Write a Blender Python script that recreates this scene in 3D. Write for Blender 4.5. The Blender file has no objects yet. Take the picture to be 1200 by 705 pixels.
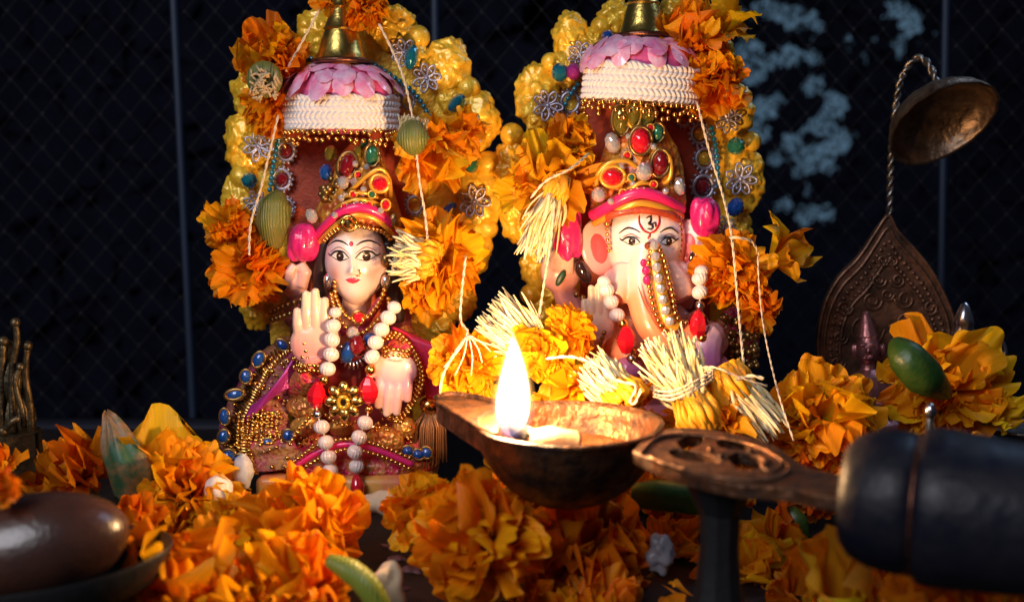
import bpy, bmesh, math, random
from mathutils import Vector, Matrix, Quaternion
from mathutils.noise import noise as pnoise

# ------------------------------------------------------------------ camera, world, light, exposure
sc = bpy.context.scene
COL = sc.collection
U = 0.01                                   # everything below is written in centimetres
FPX, CXP, CYP = 1287.0, 600.0, 352.5
CAM = Vector((0.0, -46.0, 13.8)); PITCH = math.radians(7.0)
cam_d = bpy.data.cameras.new('camera'); cam = bpy.data.objects.new('camera', cam_d); COL.objects.link(cam)
cam.location = CAM*U; cam.rotation_euler = (math.pi/2 - PITCH, 0, 0)
cam_d.sensor_width = 36; cam_d.angle = 2*math.atan(600/FPX); cam_d.clip_start = 0.005; cam_d.clip_end = 50
cam_d.dof.use_dof = True; cam_d.dof.focus_distance = 0.425; cam_d.dof.aperture_fstop = 9
sc.camera = cam
w = bpy.data.worlds.new('World'); sc.world = w; w.use_nodes = True
w.node_tree.nodes['Background'].inputs[0].default_value = (0.46, 0.46, 0.66, 1)
w.node_tree.nodes['Background'].inputs[1].default_value = 0.034
def area(name, loc, target, size, power, col):
    l = bpy.data.lights.new(name, 'AREA'); l.size = size*U; l.energy = power; l.color = col; l.shape = 'DISK'
    o = bpy.data.objects.new(name, l); COL.objects.link(o); o.location = Vector(loc)*U
    o.rotation_euler = (Vector(target)-Vector(loc)).to_track_quat('-Z', 'Y').to_euler(); return o
area('room_lamp', (-36, -66, 52), (-2, -6, 4), 42, 3.7, (0.94, 0.94, 1.0))
area('window_light', (48, 10, 62), (8, -12, 5), 26, 0.75, (0.45, 0.66, 1.0))
sc.view_settings.view_transform = 'Standard'; sc.view_settings.look = 'None'
sc.view_settings.exposure = 0.1; sc.view_settings.gamma = 1
sc.render.engine = 'CYCLES'; sc.cycles.use_denoising = True; sc.cycles.max_bounces = 7
sc.cycles.transparent_max_bounces = 12; sc.cycles.sample_clamp_indirect = 4
random.seed(11); R = random.random
def rr(a, b): return a + (b-a)*random.random()

# ------------------------------------------------------------------ helpers
FWD = Vector((0, math.cos(PITCH), -math.sin(PITCH))); UPV = Vector((0, math.sin(PITCH), math.cos(PITCH)))
def P(px, py, Y):                          # the place at depth Y (cm) that a point of the photograph shows
    d = FWD + Vector((1, 0, 0))*((px-CXP)/FPX) + UPV*((CYP-py)/FPX)
    return CAM + d*((Y-CAM.y)/d.y)
def Pz(px, py, z):                         # the same on a level plane
    d = FWD + Vector((1, 0, 0))*((px-CXP)/FPX) + UPV*((CYP-py)/FPX)
    return CAM + d*((z-CAM.z)/d.z)
def S(npx, Y): return npx*(Y-CAM.y)/FPX    # length in cm of npx at depth Y

class M:                                   # mesh collector
    def __init__(s): s.v = []; s.f = []
    def add(s, v, f):
        b = len(s.v); s.v += [Vector(p) for p in v]; s.f += [tuple(i+b for i in q) for q in f]; return s
    def ell(s, c, r, nu=16, nv=10, rot=None):
        c = Vector(c); v = []; f = []
        if not hasattr(r, '__len__'): r = (r, r, r)
        for j in range(nv+1):
            a = math.pi*j/nv
            for i in range(nu):
                b = 2*math.pi*i/nu
                p = Vector((r[0]*math.sin(a)*math.cos(b), r[1]*math.sin(a)*math.sin(b), r[2]*math.cos(a)))
                if rot: p = rot @ p
                v.append(c+p)
        for j in range(nv):
            for i in range(nu):
                i2 = (i+1) % nu
                f.append((j*nu+i, (j+1)*nu+i, (j+1)*nu+i2, j*nu+i2))
        return s.add(v, f)
    def tube(s, pts, rad, n=8, smooth=0, flat=1.0, cap=True):
        pts = [Vector(p) for p in pts]
        rad = list(rad) if hasattr(rad, '__len__') else [rad]*len(pts)
        if smooth: pts, rad = spline(pts, rad, smooth)
        v = []; f = []; m = len(pts)
        T = [(pts[min(i+1, m-1)]-pts[max(i-1, 0)]).normalized() for i in range(m)]
        ref = Vector((0, 1, 0)) if abs(T[0].y) < 0.9 else Vector((0, 0, 1))
        a = (ref - T[0]*ref.dot(T[0])).normalized()
        for i in range(m):
            a = (a - T[i]*a.dot(T[i])).normalized(); b = T[i].cross(a)
            for k in range(n):
                q = 2*math.pi*k/n
                v.append(pts[i] + (a*math.cos(q)*flat + b*math.sin(q))*rad[i])
        for i in range(m-1):
            for k in range(n):
                k2 = (k+1) % n; f.append((i*n+k, i*n+k2, (i+1)*n+k2, (i+1)*n+k))
        if cap:
            f.append(tuple(reversed(range(n)))); f.append(tuple(range((m-1)*n, m*n)))
        return s.add(v, f)
    def lathe(s, prof, n=32, mat=None, sx=1.0, sy=1.0, wob=None):
        v = []; f = []; m = len(prof)
        for j, (r, z) in enumerate(prof):
            for i in range(n):
                q = 2*math.pi*i/n; k = wob(q, j) if wob else 1
                p = Vector((r*sx*math.cos(q)*k, r*sy*math.sin(q)*k, z))
                v.append(mat @ p if mat else p)
        for j in range(m-1):
            for i in range(n):
                i2 = (i+1) % n; f.append((j*n+i, j*n+i2, (j+1)*n+i2, (j+1)*n+i))
        return s.add(v, f)
    def grid(s, fn, nu, nv):
        v = [fn(i/nu, j/nv) for j in range(nv+1) for i in range(nu+1)]
        f = [(j*(nu+1)+i, j*(nu+1)+i+1, (j+1)*(nu+1)+i+1, (j+1)*(nu+1)+i) for j in range(nv) for i in range(nu)]
        return s.add(v, f)
    def prism(s, outline, off, holes=()):    # flat outline (with holes) swept by off
        bm = bmesh.new(); loops = []
        for L in [outline]+list(holes):
            vs = [bm.verts.new(p) for p in L]
            es = [bm.edges.new((vs[i], vs[(i+1) % len(vs)])) for i in range(len(vs))]
            loops.append(vs)
        bmesh.ops.triangle_fill(bm, use_beauty=True, edges=bm.edges[:])
        r = bmesh.ops.extrude_face_region(bm, geom=bm.faces[:])
        bmesh.ops.translate(bm, verts=[g for g in r['geom'] if isinstance(g, bmesh.types.BMVert)], vec=off)
        bmesh.ops.recalc_face_normals(bm, faces=bm.faces[:])
        bm.verts.index_update(); v = [q.co.copy() for q in bm.verts]; f = [[q.index for q in g.verts] for g in bm.faces]
        bm.free(); return s.add(v, f)
    def box(s, c, h, rot=None):
        v = []
        for x in (-1, 1):
            for y in (-1, 1):
                for z in (-1, 1):
                    p = Vector((x*h[0], y*h[1], z*h[2])); v.append(Vector(c)+(rot @ p if rot else p))
        return s.add(v, [(0, 1, 3, 2), (4, 6, 7, 5), (0, 4, 5, 1), (2, 3, 7, 6), (0, 2, 6, 4), (1, 5, 7, 3)])

def spline(pts, rad, k):
    pts = [Vector(p) for p in pts]; o = []; ro = []; n = len(pts)
    for i in range(n-1):
        p0, p1, p2, p3 = pts[max(i-1, 0)], pts[i], pts[i+1], pts[min(i+2, n-1)]
        for j in range(k):
            t = j/k
            o.append(0.5*((2*p1)+(p2-p0)*t+(2*p0-5*p1+4*p2-p3)*t*t+(3*p1-p0-3*p2+p3)*t**3)); ro.append(rad[i]*(1-t)+rad[i+1]*t)
    o.append(pts[-1]); ro.append(rad[-1]); return o, ro
def curve(pts, k=6): return spline(pts, [0]*len(pts), k)[0]
def resample(pts, step):
    out = [pts[0].copy()]; acc = 0
    for a, b in zip(pts, pts[1:]):
        L = (b-a).length; 
        if L < 1e-9: continue
        d = step-acc
        while d <= L: out.append(a+(b-a)*(d/L)); d += step
        acc = L-(d-step)
    return out

def tag(o, label=None, cat=None, group=None, kind=None):
    if label: o['label'] = label
    if cat: o['category'] = cat
    if group: o['group'] = group
    if kind: o['kind'] = kind
    return o
def origin(o):                              # world place (cm) of a thing or part
    p = Vector((0, 0, 0))
    while o: p = p + o.location; o = o.parent
    return p/U
def thing(name, label, cat, base, group=None):
    o = bpy.data.objects.new(name, None); COL.objects.link(o); o.location = Vector(base)*U; o.empty_display_size = 0.01
    return tag(o, label, cat, group)
def obj(name, m, mat, parent=None, smooth=True, base=None, kind=None, sharp=None):
    """one mesh object; m holds world centimetres"""
    org = origin(parent) if parent else (Vector(base) if base is not None else Vector((0, 0, 0)))
    me = bpy.data.meshes.new(name); me.from_pydata([(p-org)*U for p in m.v], [], m.f)
    me.validate(); me.update()
    if smooth: me.polygons.foreach_set('use_smooth', [True]*len(me.polygons))
    o = bpy.data.objects.new(name, me); COL.objects.link(o); o.parent = parent
    if parent is None and base is not None: o.location = org*U
    if mat: me.materials.append(mat)
    if kind: o['kind'] = kind
    if sharp and smooth: me.set_sharp_from_angle(angle=math.radians(sharp))
    return o
def remesh(o, vox, it=6):
    r = o.modifiers.new('union', 'REMESH'); r.mode = 'VOXEL'; r.voxel_size = vox*U; r.use_smooth_shade = True
    s = o.modifiers.new('soften', 'SMOOTH'); s.factor = 0.5; s.iterations = it
    return o
def beads(pts, r, step=None, rf=None, nu=8, nv=6):   # many tiny beads along a line, one mesh
    m = M()
    for i, p in enumerate(resample(pts, step or 2.05*r)): m.ell(p, r*(rf(i) if rf else 1), nu, nv)
    return m

# ------------------------------------------------------------------ materials
MATS = {}
def mat(name, col, rough=0.5, metal=0.0, bump=None, var=None, coat=0.0, trans=0.0, emit=None, sss=0.0, spec=0.5, rvar=None):
    """bump=(scale,strength,kind)  var=(colour2, scale, contrast)"""
    if name in MATS: return MATS[name]
    m = bpy.data.materials.new(name); MATS[name] = m; m.use_nodes = True
    nt = m.node_tree; N = nt.nodes; L = nt.links; b = N['Principled BSDF']
    b.inputs['Base Color'].default_value = (*col, 1); b.inputs['Roughness'].default_value = rough
    b.inputs['Metallic'].default_value = metal; b.inputs['Coat Weight'].default_value = coat; b.inputs['Coat Roughness'].default_value = 0.12
    b.inputs['Transmission Weight'].default_value = trans; b.inputs['Specular IOR Level'].default_value = spec
    if sss:
        b.inputs['Subsurface Weight'].default_value = sss; b.inputs['Subsurface Radius'].default_value = (0.004, 0.002, 0.001); b.inputs['Subsurface Scale'].default_value = 0.4
    if emit: b.inputs['Emission Color'].default_value = (*emit[0], 1); b.inputs['Emission Strength'].default_value = emit[1]
    tc = N.new('ShaderNodeTexCoord')
    if var:
        t = N.new('ShaderNodeTexNoise'); t.inputs['Scale'].default_value = var[1]/U; t.inputs['Detail'].default_value = 5; t.inputs['Roughness'].default_value = 0.65
        r = N.new('ShaderNodeValToRGB'); c = var[2]
        r.color_ramp.elements[0].position = 0.5-c; r.color_ramp.elements[1].position = 0.5+c
        r.color_ramp.elements[0].color = (*col, 1); r.color_ramp.elements[1].color = (*var[0], 1)
        L.new(tc.outputs['Object'], t.inputs['Vector']); L.new(t.outputs['Fac'], r.inputs['Fac']); L.new(r.outputs['Color'], b.inputs['Base Color'])
        if rvar:
            mr = N.new('ShaderNodeMapRange'); mr.inputs['From Min'].default_value = 0.3; mr.inputs['From Max'].default_value = 0.7
            mr.inputs['To Min'].default_value = rvar[0]; mr.inputs['To Max'].default_value = rvar[1]
            L.new(t.outputs['Fac'], mr.inputs['Value']); L.new(mr.outputs['Result'], b.inputs['Roughness'])
    if bump:
        if bump[2] == 'voronoi':
            t = N.new('ShaderNodeTexVoronoi'); t.inputs['Scale'].default_value = bump[0]/U; out = t.outputs['Distance']
        elif bump[2] == 'wave':
            t = N.new('ShaderNodeTexWave'); t.inputs['Scale'].default_value = bump[0]/U; t.inputs['Distortion'].default_value = 2; out = t.outputs['Fac']
        else:
            t = N.new('ShaderNodeTexNoise'); t.inputs['Scale'].default_value = bump[0]/U; t.inputs['Detail'].default_value = 4; out = t.outputs['Fac']
        L.new(tc.outputs['Object'], t.inputs['Vector'])
        bp = N.new('ShaderNodeBump'); bp.inputs['Strength'].default_value = bump[1]; bp.inputs['Distance'].default_value = 0.05*U*2
        L.new(out, bp.inputs['Height']); L.new(bp.outputs['Normal'], b.inputs['Normal'])
    return m
def vmat(name, rough=0.35, coat=0.3, sss=0.0):      # paint colours carried by the mesh (air-brushed plaster)
    m = mat(name, (1, 1, 1), rough, coat=coat, sss=sss); nt = m.node_tree
    a = nt.nodes.new('ShaderNodeVertexColor'); a.layer_name = 'paint'
    nt.links.new(a.outputs['Color'], nt.nodes['Principled BSDF'].inputs['Base Color']); return m
def paint(o, fn):
    me = o.data; at = me.color_attributes.new('paint', 'FLOAT_COLOR', 'POINT'); org = origin(o)
    for i, v in enumerate(me.vertices): at.data[i].color = (*fn(v.co/U+org), 1)
    return o
def gradmat(name, stops, rough=0.3, coat=0.3, axis='Z', sss=0.0, noise=0.08):   # air-brushed gradient over the thing's own bounding box
    m = mat(name, stops[0][1], rough, coat=coat, sss=sss); nt = m.node_tree; N = nt.nodes; L = nt.links
    tc = N.new('ShaderNodeTexCoord'); sx = N.new('ShaderNodeSeparateXYZ'); r = N.new('ShaderNodeValToRGB')
    t = N.new('ShaderNodeTexNoise'); t.inputs['Scale'].default_value = 1.4/U; ma = N.new('ShaderNodeMath'); ma.operation = 'MULTIPLY_ADD'
    ma.inputs[1].default_value = noise*2
    L.new(tc.outputs['Generated'], sx.inputs[0]); L.new(tc.outputs['Object'], t.inputs['Vector']); L.new(t.outputs['Fac'], ma.inputs[0]); L.new(sx.outputs[axis], ma.inputs[2])
    e = r.color_ramp.elements
    while len(e) < len(stops): e.new(0.5)
    for i, (p, c) in enumerate(stops): e[i].position = min(1, p+noise); e[i].color = (*c, 1)
    L.new(ma.outputs[0], r.inputs['Fac']); L.new(r.outputs['Color'], N['Principled BSDF'].inputs['Base Color']); return m

def petalmat(name):
    m = bpy.data.materials.new(name); m.use_nodes = True; nt = m.node_tree; N = nt.nodes; L = nt.links
    b = N['Principled BSDF']; out = N['Material Output']
    b.inputs['Roughness'].default_value = 0.5; b.inputs['Specular IOR Level'].default_value = 0.3
    oi = N.new('ShaderNodeObjectInfo'); tc = N.new('ShaderNodeTexCoord'); sx = N.new('ShaderNodeSeparateXYZ')
    L.new(tc.outputs['Generated'], sx.inputs[0])
    ramp = N.new('ShaderNodeValToRGB'); e = ramp.color_ramp.elements
    e[0].position = 0.0; e[0].color = (0.80, 0.72, 0.5, 1); e[1].position = 0.95; e[1].color = (1.0, 1.0, 1.0, 1)
    e.new(0.28).color = (0.92, 0.82, 0.6, 1)
    L.new(sx.outputs['Y'], ramp.inputs['Fac'])
    mx = N.new('ShaderNodeMix'); mx.data_type = 'RGBA'; mx.blend_type = 'MULTIPLY'; mx.inputs[0].default_value = 1
    L.new(oi.outputs['Color'], mx.inputs[6]); L.new(ramp.outputs['Color'], mx.inputs[7])
    # veins and mottling running along the blade
    mp = N.new('ShaderNodeMapping'); mp.inputs['Scale'].default_value = (14, 1.6, 1); L.new(tc.outputs['Generated'], mp.inputs['Vector'])
    nz = N.new('ShaderNodeTexNoise'); nz.inputs['Scale'].default_value = 2.2; nz.inputs['Detail'].default_value = 4; L.new(mp.outputs['Vector'], nz.inputs['Vector'])
    hv = N.new('ShaderNodeHueSaturation')
    h = N.new('ShaderNodeMapRange'); h.inputs['To Min'].default_value = 0.488; h.inputs['To Max'].default_value = 0.516; L.new(oi.outputs['Random'], h.inputs['Value'])
    v = N.new('ShaderNodeMapRange'); v.inputs['From Min'].default_value = 0.3; v.inputs['From Max'].default_value = 0.7; v.inputs['To Min'].default_value = 0.90; v.inputs['To Max'].default_value = 1.08; L.new(nz.outputs['Fac'], v.inputs['Value'])
    L.new(h.outputs['Result'], hv.inputs['Hue']); L.new(v.outputs['Result'], hv.inputs['Value']); L.new(mx.outputs[2], hv.inputs['Color'])
    L.new(hv.outputs['Color'], b.inputs['Base Color'])
    bp = N.new('ShaderNodeBump'); bp.inputs['Strength'].default_value = 0.2; bp.inputs['Distance'].default_value = 0.0005; L.new(nz.outputs['Fac'], bp.inputs['Height']); L.new(bp.outputs['Normal'], b.inputs['Normal'])
    tr = N.new('ShaderNodeBsdfTranslucent'); L.new(hv.outputs['Color'], tr.inputs['Color'])
    ms = N.new('ShaderNodeMixShader'); ms.inputs[0].default_value = 0.48
    L.new(b.outputs[0], ms.inputs[1]); L.new(tr.outputs[0], ms.inputs[2]); L.new(ms.outputs[0], out.inputs['Surface'])
    return m
PETAL = petalmat('marigold_petal')
GOLD = mat('gold_paint', (0.84, 0.44, 0.015), 0.38, 0.25, bump=(3.6, 0.8, 'noise'), var=((0.94, 0.62, 0.05), 1.2, 0.12), coat=0.5)
GOLDB = mat('gold_bead', (0.85, 0.50, 0.14), 0.22, 1.0)
GOLDT = mat('gold_line', (0.80, 0.42, 0.05), 0.3, 0.35, coat=0.4)
OLDG = mat('old_gold', (0.34, 0.20, 0.07), 0.34, 0.9)
BRASS = mat('brass', (0.62, 0.46, 0.12), 0.28, 1.0, bump=(4, 0.25, 'noise'))
SILV = mat('silver', (0.62, 0.60, 0.64), 0.25, 1.0)
LACE = mat('silver_lace', (0.42, 0.40, 0.50), 0.4, 0.75)
BRONZE = mat('bronze', (0.24, 0.105, 0.05), 0.4, 0.85, bump=(3.0, 0.9, 'noise'), var=((0.055, 0.030, 0.022), 1.3, 0.12), rvar=(0.3, 0.65))
COPPER = mat('dark_copper', (0.26, 0.10, 0.06), 0.4, 0.9, bump=(3, 0.5, 'noise'), var=((0.09, 0.04, 0.03), 1.5, 0.15))
TARN = mat('tarnished_silver', (0.34, 0.31, 0.29), 0.35, 0.95, bump=(3, 0.4, 'noise'), var=((0.10, 0.085, 0.07), 1.6, 0.15))
BLACKWOOD = mat('black_lacquer', (0.005, 0.006, 0.014), 0.40, 0.0, bump=(2.4, 0.4, 'noise'), spec=0.26, var=((.010, .009, .014), .9, .12), rvar=(.3, .6))
STONE = mat('dark_stone', (0.060, 0.024, 0.016), 0.30, 0.0, bump=(7, 0.22, 'noise'), var=((0.035, 0.015, 0.012), 0.7, 0.2), coat=0.2)
IRON = mat('black_iron', (0.02, 0.02, 0.023), 0.45, 0.5, bump=(3, 0.3, 'noise'))
TABLE = mat('table', (0.008, 0.006, 0.008), 0.6, spec=0.25, bump=(1.5, 0.3, 'noise'), var=((0.02, 0.013, 0.012), 0.8, 0.2))
MAROON = mat('maroon_velvet', (0.60, 0.085, 0.022), 0.5, bump=(8, 0.35, 'noise'), var=((0.30, 0.03, 0.012), 0.6, 0.2), coat=0.25)
MAGENTA = mat('magenta_paint', (0.62, 0.010, 0.16), 0.3, coat=0.5, bump=(3.5, 0.8, 'noise'), var=((.75, .04, .24), 1.5, .15))
MAGLINE = mat('magenta_band', (0.72, 0.02, 0.17), 0.3, coat=0.4)
PINKP = mat('pink_sequin', (0.86, 0.22, 0.46), 0.2, 0.0, coat=0.8, var=((0.92, 0.62, 0.80), 1.6, 0.14))
PINKD = mat('pink_dome', (0.74, 0.12, 0.33), 0.3, coat=0.5)
CROCHET = mat('white_crochet', (0.80, 0.74, 0.72), 0.75, bump=(9, 0.3, 'noise'))
PEARL = mat('pearl', (0.84, 0.69, 0.67), 0.2, coat=0.6, sss=0.15)
REDG = mat('red_glass', (0.62, 0.008, 0.025), 0.08, coat=1.0, spec=0.8)
DRED = mat('dark_red_glass', (0.16, 0.005, 0.012), 0.08, coat=1.0, spec=0.8)
GREENG = mat('green_glass', (0.03, 0.20, 0.11), 0.07, 0.35, coat=1.0, spec=0.8)
OLIVEG = mat('olive_glass', (0.26, 0.22, 0.03), 0.07, 0.5, coat=1.0, spec=0.8)
TEAL = mat('teal_stone', (0.01, 0.20, 0.30), 0.12, 0.45, coat=1.0)
BLUE = mat('blue_stone', (0.008, 0.07, 0.34), 0.16, 0.2, coat=0.9)
CLEAR = mat('rhinestone', (0.80, 0.79, 0.84), 0.08, 0.6, coat=1.0, spec=0.9)
YELG = mat('yellow_glass', (0.75, 0.45, 0.03), 0.08, 0.4, coat=1.0)
HAIR = mat('dark_hair', (0.025, 0.008, 0.008), 0.45)
WHITE = mat('eye_white', (0.80, 0.76, 0.74), 0.3); BLACK = mat('black_paint', (0.008, 0.006, 0.006), 0.3)
IRIS = mat('brown_iris', (0.05, 0.018, 0.010), 0.15); LIP = mat('lip_paint', (0.72, 0.06, 0.14), 0.25, coat=0.4)
REDP = mat('red_paint', (0.55, 0.012, 0.015), 0.35); GREENP = mat('dark_green_paint', (0.02, 0.06, 0.025), 0.4)
PINKSK = mat('pink_ear', (0.72, 0.10, 0.12), 0.35, coat=0.3)
CLOTH = mat('dark_red_cloth', (0.66, 0.018, 0.09), 0.4, 0.0, bump=(6, 0.9, 'voronoi'), var=((0.52, 0.20, 0.05), 2.0, 0.08), coat=0.25)
PURPLE = mat('purple_foil', (0.36, 0.03, 0.24), 0.3, 0.3); REDFOIL = mat('red_foil', (0.66, 0.03, 0.10), 0.3, 0.3)
THREAD = mat('cotton_thread', (0.74, 0.60, 0.42), 0.85); CREAM = mat('cream_floret', (0.74, 0.52, 0.20), 0.6, sss=0.2, var=((0.80, 0.72, 0.50), 1.3, 0.12))
YELFL = mat('yellow_floret', (0.86, 0.42, 0.012), 0.55, sss=0.15, var=((0.86, 0.30, 0.01), 1.0, 0.15))
CALYX = mat('green_calyx', (0.13, 0.17, 0.035), 0.5, bump=(3, 0.4, 'wave'), var=((0.22, 0.19, 0.05), 1.2, 0.15))
BUDG = mat('green_bud', (0.012, 0.055, 0.008), 0.42, bump=(1.6, 0.7, 'noise'), var=((0.05, 0.085, 0.012), 0.9, 0.15))
DULLG = mat('dull_green_leaf', (0.018, 0.075, 0.032), 0.5, bump=(2.5, 0.4, 'noise'), var=((0.28, 0.13, 0.05), 0.7, 0.1))
STEMG = mat('green_stem', (0.16, 0.22, 0.02), 0.45, bump=(2.5, 0.3, 'wave'), var=((0.24, 0.24, 0.03), 1.2, 0.2))
SUGAR = mat('white_sugar', (0.66, 0.60, 0.56), 0.6, sss=0.3, bump=(2.2, 0.5, 'noise'))
CHUNK = mat('cream_chunk', (0.68, 0.54, 0.36), 0.7, sss=0.15, bump=(2.2, 0.6, 'noise'))

# ------------------------------------------------------------------ the setting
tb = M()
def table_fn(u, v):
    x = -75+150*u; y = -75+86*v
    return Vector((x, y, 0.03*pnoise(Vector((x*0.5, y*0.5, 0)))-0.03))
tb.grid(table_fn, 60, 40); 
o = obj('table', tb, TABLE); o['kind'] = 'structure'
edge = M(); edge.box((0, 12.0, -0.6), (75, 1.0, 0.72)); o = obj('table_edge', edge, mat('table_rail', (0.010, 0.010, 0.022), 0.6)); o['kind'] = 'structure'
# dusk sky behind dark leaves
sk = M(); sk.add([(-260, 190, -120), (260, 190, -120), (260, 190, 160), (-260, 190, 160)], [(0, 1, 2, 3)])
skm = bpy.data.materials.new('dusk_sky'); skm.use_nodes = True; N = skm.node_tree.nodes; N.clear()
e_ = N.new('ShaderNodeEmission'); e_.inputs[0].default_value = (0.095, 0.175, 0.26, 1); e_.inputs[1].default_value = 0.58
o_ = N.new('ShaderNodeOutputMaterial'); skm.node_tree.links.new(e_.outputs[0], o_.inputs[0])
o = obj('sky', sk, skm); o['kind'] = 'structure'
gaps = [(900,10,15),(929,20,15),(955,26,13),(872,17,9),(882,80,20),(874,64,16),(927,64,14),(955,68,10),(897,72,12),(955,100,12),(976,124,17),
 (914,113,8),(957,149,12),(980,164,19),(893,128,15),(887,155,15),(927,166,12),(908,183,9),(946,187,17),(934,204,9),(972,198,11),(921,238,10),(944,255,12),
 (966,251,12),(948,223,9),(1070,25,16),(1048,13,14),(995,47,7),(1014,68,8),(1053,55,11),(1027,43,5),(663,16,6),(631,42,4),(648,0,5)]
LEAFM = mat('night_leaf', (0.012, 0.014, 0.028), 0.8, spec=0.08)
lv = M(); GD = 92.0
gw = [(P(x, y, GD), S(r, GD)*1.18) for x, y, r in gaps]
rg = random.Random(5)
for i in range(40000):
    small = i >= 21000
    if small: c = Vector((rg.uniform(18, 58), GD+rg.uniform(-2.5, 2.5), rg.uniform(-12, 42))); s = rg.uniform(.35, 1.1)
    else: c = Vector((rg.uniform(-170, 170), GD+rg.uniform(-3, 3), rg.uniform(-75, 62))); s = rg.uniform(1.1, 4.2)
    hit = False
    for g, r in gw:
        dx = c.x-g.x
        if abs(dx) < 9 and math.hypot(dx, c.z-g.z) < (r*.88+s*.35 if small else r+s*.8): hit = True; break
    if hit: continue
    a = rg.uniform(0, 6.28); t = Vector((math.cos(a), rg.uniform(-.3, .3), math.sin(a))); n = Vector((-math.sin(a), rg.uniform(-.3, .3), math.cos(a)))
    lv.add([c-t*s, c+n*s*.55-t*s*.2, c+t*s*.4+n*s*.5, c+t*s, c+t*s*.4-n*s*.5, c-n*s*.55-t*s*.2], [(0, 1, 2, 3, 4, 5)])
for i in range(2600):      # fine leaves scattered through the gaps
    g, r = rg.choice(gw); a = rg.uniform(0, 6.28); k = r*1.3*rg.random()**.5; s = rg.uniform(.12, .42)
    c = Vector((g.x+k*math.cos(a), GD+rg.uniform(-6, 6), g.z+k*math.sin(a))); a = rg.uniform(0, 6.28); t = Vector((math.cos(a), 0, math.sin(a))); n = Vector((-math.sin(a), 0, math.cos(a)))
    lv.add([c-t*s, c+n*s*.5, c+t*s, c-n*s*.5], [(0, 1, 2, 3)])
for i in range(13000):      # a second, deeper layer away from the gaps
    c = Vector((rg.uniform(-210, 210), GD+rg.uniform(8, 20), rg.uniform(-85, 75))); s = rg.uniform(3, 6)
    if any(math.hypot(c.x-g.x*1.1, c.z-13.8-(g.z-13.8)*1.1) < r+s+1.5 for g, r in gw[:31]): continue
    a = rg.uniform(0, 6.28); t = Vector((math.cos(a), 0, math.sin(a))); n = Vector((-math.sin(a), 0, math.cos(a)))
    lv.add([c-t*s, c+n*s*.6, c+t*s, c-n*s*.6], [(0, 1, 2, 3)])
o = obj('foliage', lv, LEAFM, smooth=False); tag(o, 'dark night foliage with pale dusk sky in its gaps', 'foliage', kind='stuff')
# diamond wire mesh and bars in front of it
WIRE = mat('mesh_wire', (0.05, 0.045, 0.045), 0.6, 0.1)
wm = M(); YM = 24.0
for sgn in (1, -1):
    for k in range(-64, 64):
        x0 = k*1.85
        a = Vector((x0, YM+0.03*sgn, -25)); b = Vector((x0+sgn*70*0.88, YM+0.03*sgn, 45)); wm.tube([a.lerp(b, w_/24)+Vector((.16*pnoise(Vector((w_*.4, k*.3, sgn))), .1*pnoise(Vector((w_*.5, k*.5, 3))), .12*pnoise(Vector((k*.4, w_*.3, 7))))) for w_ in range(25)], 0.012, 3, cap=False)
for k in range(-64, 64):      # knots where the wires cross
    for q in range(66):
        x = k*0.925; z = -25+q*1.051
        if (k+q) % 2 == 0 and abs(x) < 46 and -8 < z < 34: wm.ell((x+rr(-.08, .08), YM, z+rr(-.08, .08)), (0.075, 0.05, 0.075), 4, 2)
o = obj('wire_mesh', wm, WIRE); tag(o, 'faint dark diamond wire mesh stretched across the window opening', 'wire mesh')
BARM = mat('window_bar', (0.022, 0.036, 0.07), 0.5, 0.1)
for px0, px1, lab in ((203, 226, 'thin dark blue upright bar standing beside the goddess figure with the pearl string'), (509, 516, 'thin dark blue upright bar showing between the two gold thrones'), (1108, 1100, 'thin dark blue upright bar behind the metal umbrella')):
    a = P(px0, 0, 23.2); b = P(px1, 490, 23.2); d = (a-b)/(a.z-b.z)
    bm_ = M(); bm_.tube([b-d*(b.z+8), b, a, a+d*14], 0.22, 8); tag(obj('window_bar', bm_, BARM), lab, 'bar', 'upright window bars')

# ------------------------------------------------------------------ marigolds
def petal_mesh(name, W, ruffle, cup, curl, seed, nu=6, nv=8, freq=3.2, tip=0.0):
    r = random.Random(seed); ph = r.uniform(0, 6); ph2 = r.uniform(0, 6); asym = r.uniform(-.12, .12); tw = r.uniform(-.14, .14)
    def fn(u, v):
        s = 2*u-1; t = v
        wd = W*(0.10 + 0.90*math.sin(math.pi/2*min(1, t*1.12))**1.25)*(1-(0.22+tip*.6)*max(0, (t-.72)/.28)**2)
        y = t*(1-0.30*s*s*t*t) + ruffle*0.22*t*t*math.sin(freq*1.7*s+ph2) + 0.022*math.sin(6.5*s+ph)*t*t
        x = s*wd + asym*t*t
        z = cup*s*s*wd*1.2 + curl*t*t + ruffle*(t**1.5)*(math.sin(freq*s*1.6+ph)*(0.3+0.7*s*s) + 0.42*math.sin(8.5*s+ph2)*t*t) + tw*x*t + 0.03*math.sin(5*t+ph)
        return Vector((x, y, z))
    m = M(); m.grid(fn, nu, nv)
    me = bpy.data.meshes.new(name); me.from_pydata(m.v, [], m.f); me.polygons.foreach_set('use_smooth', [True]*len(me.polygons)); me.materials.append(PETAL); return me
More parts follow.
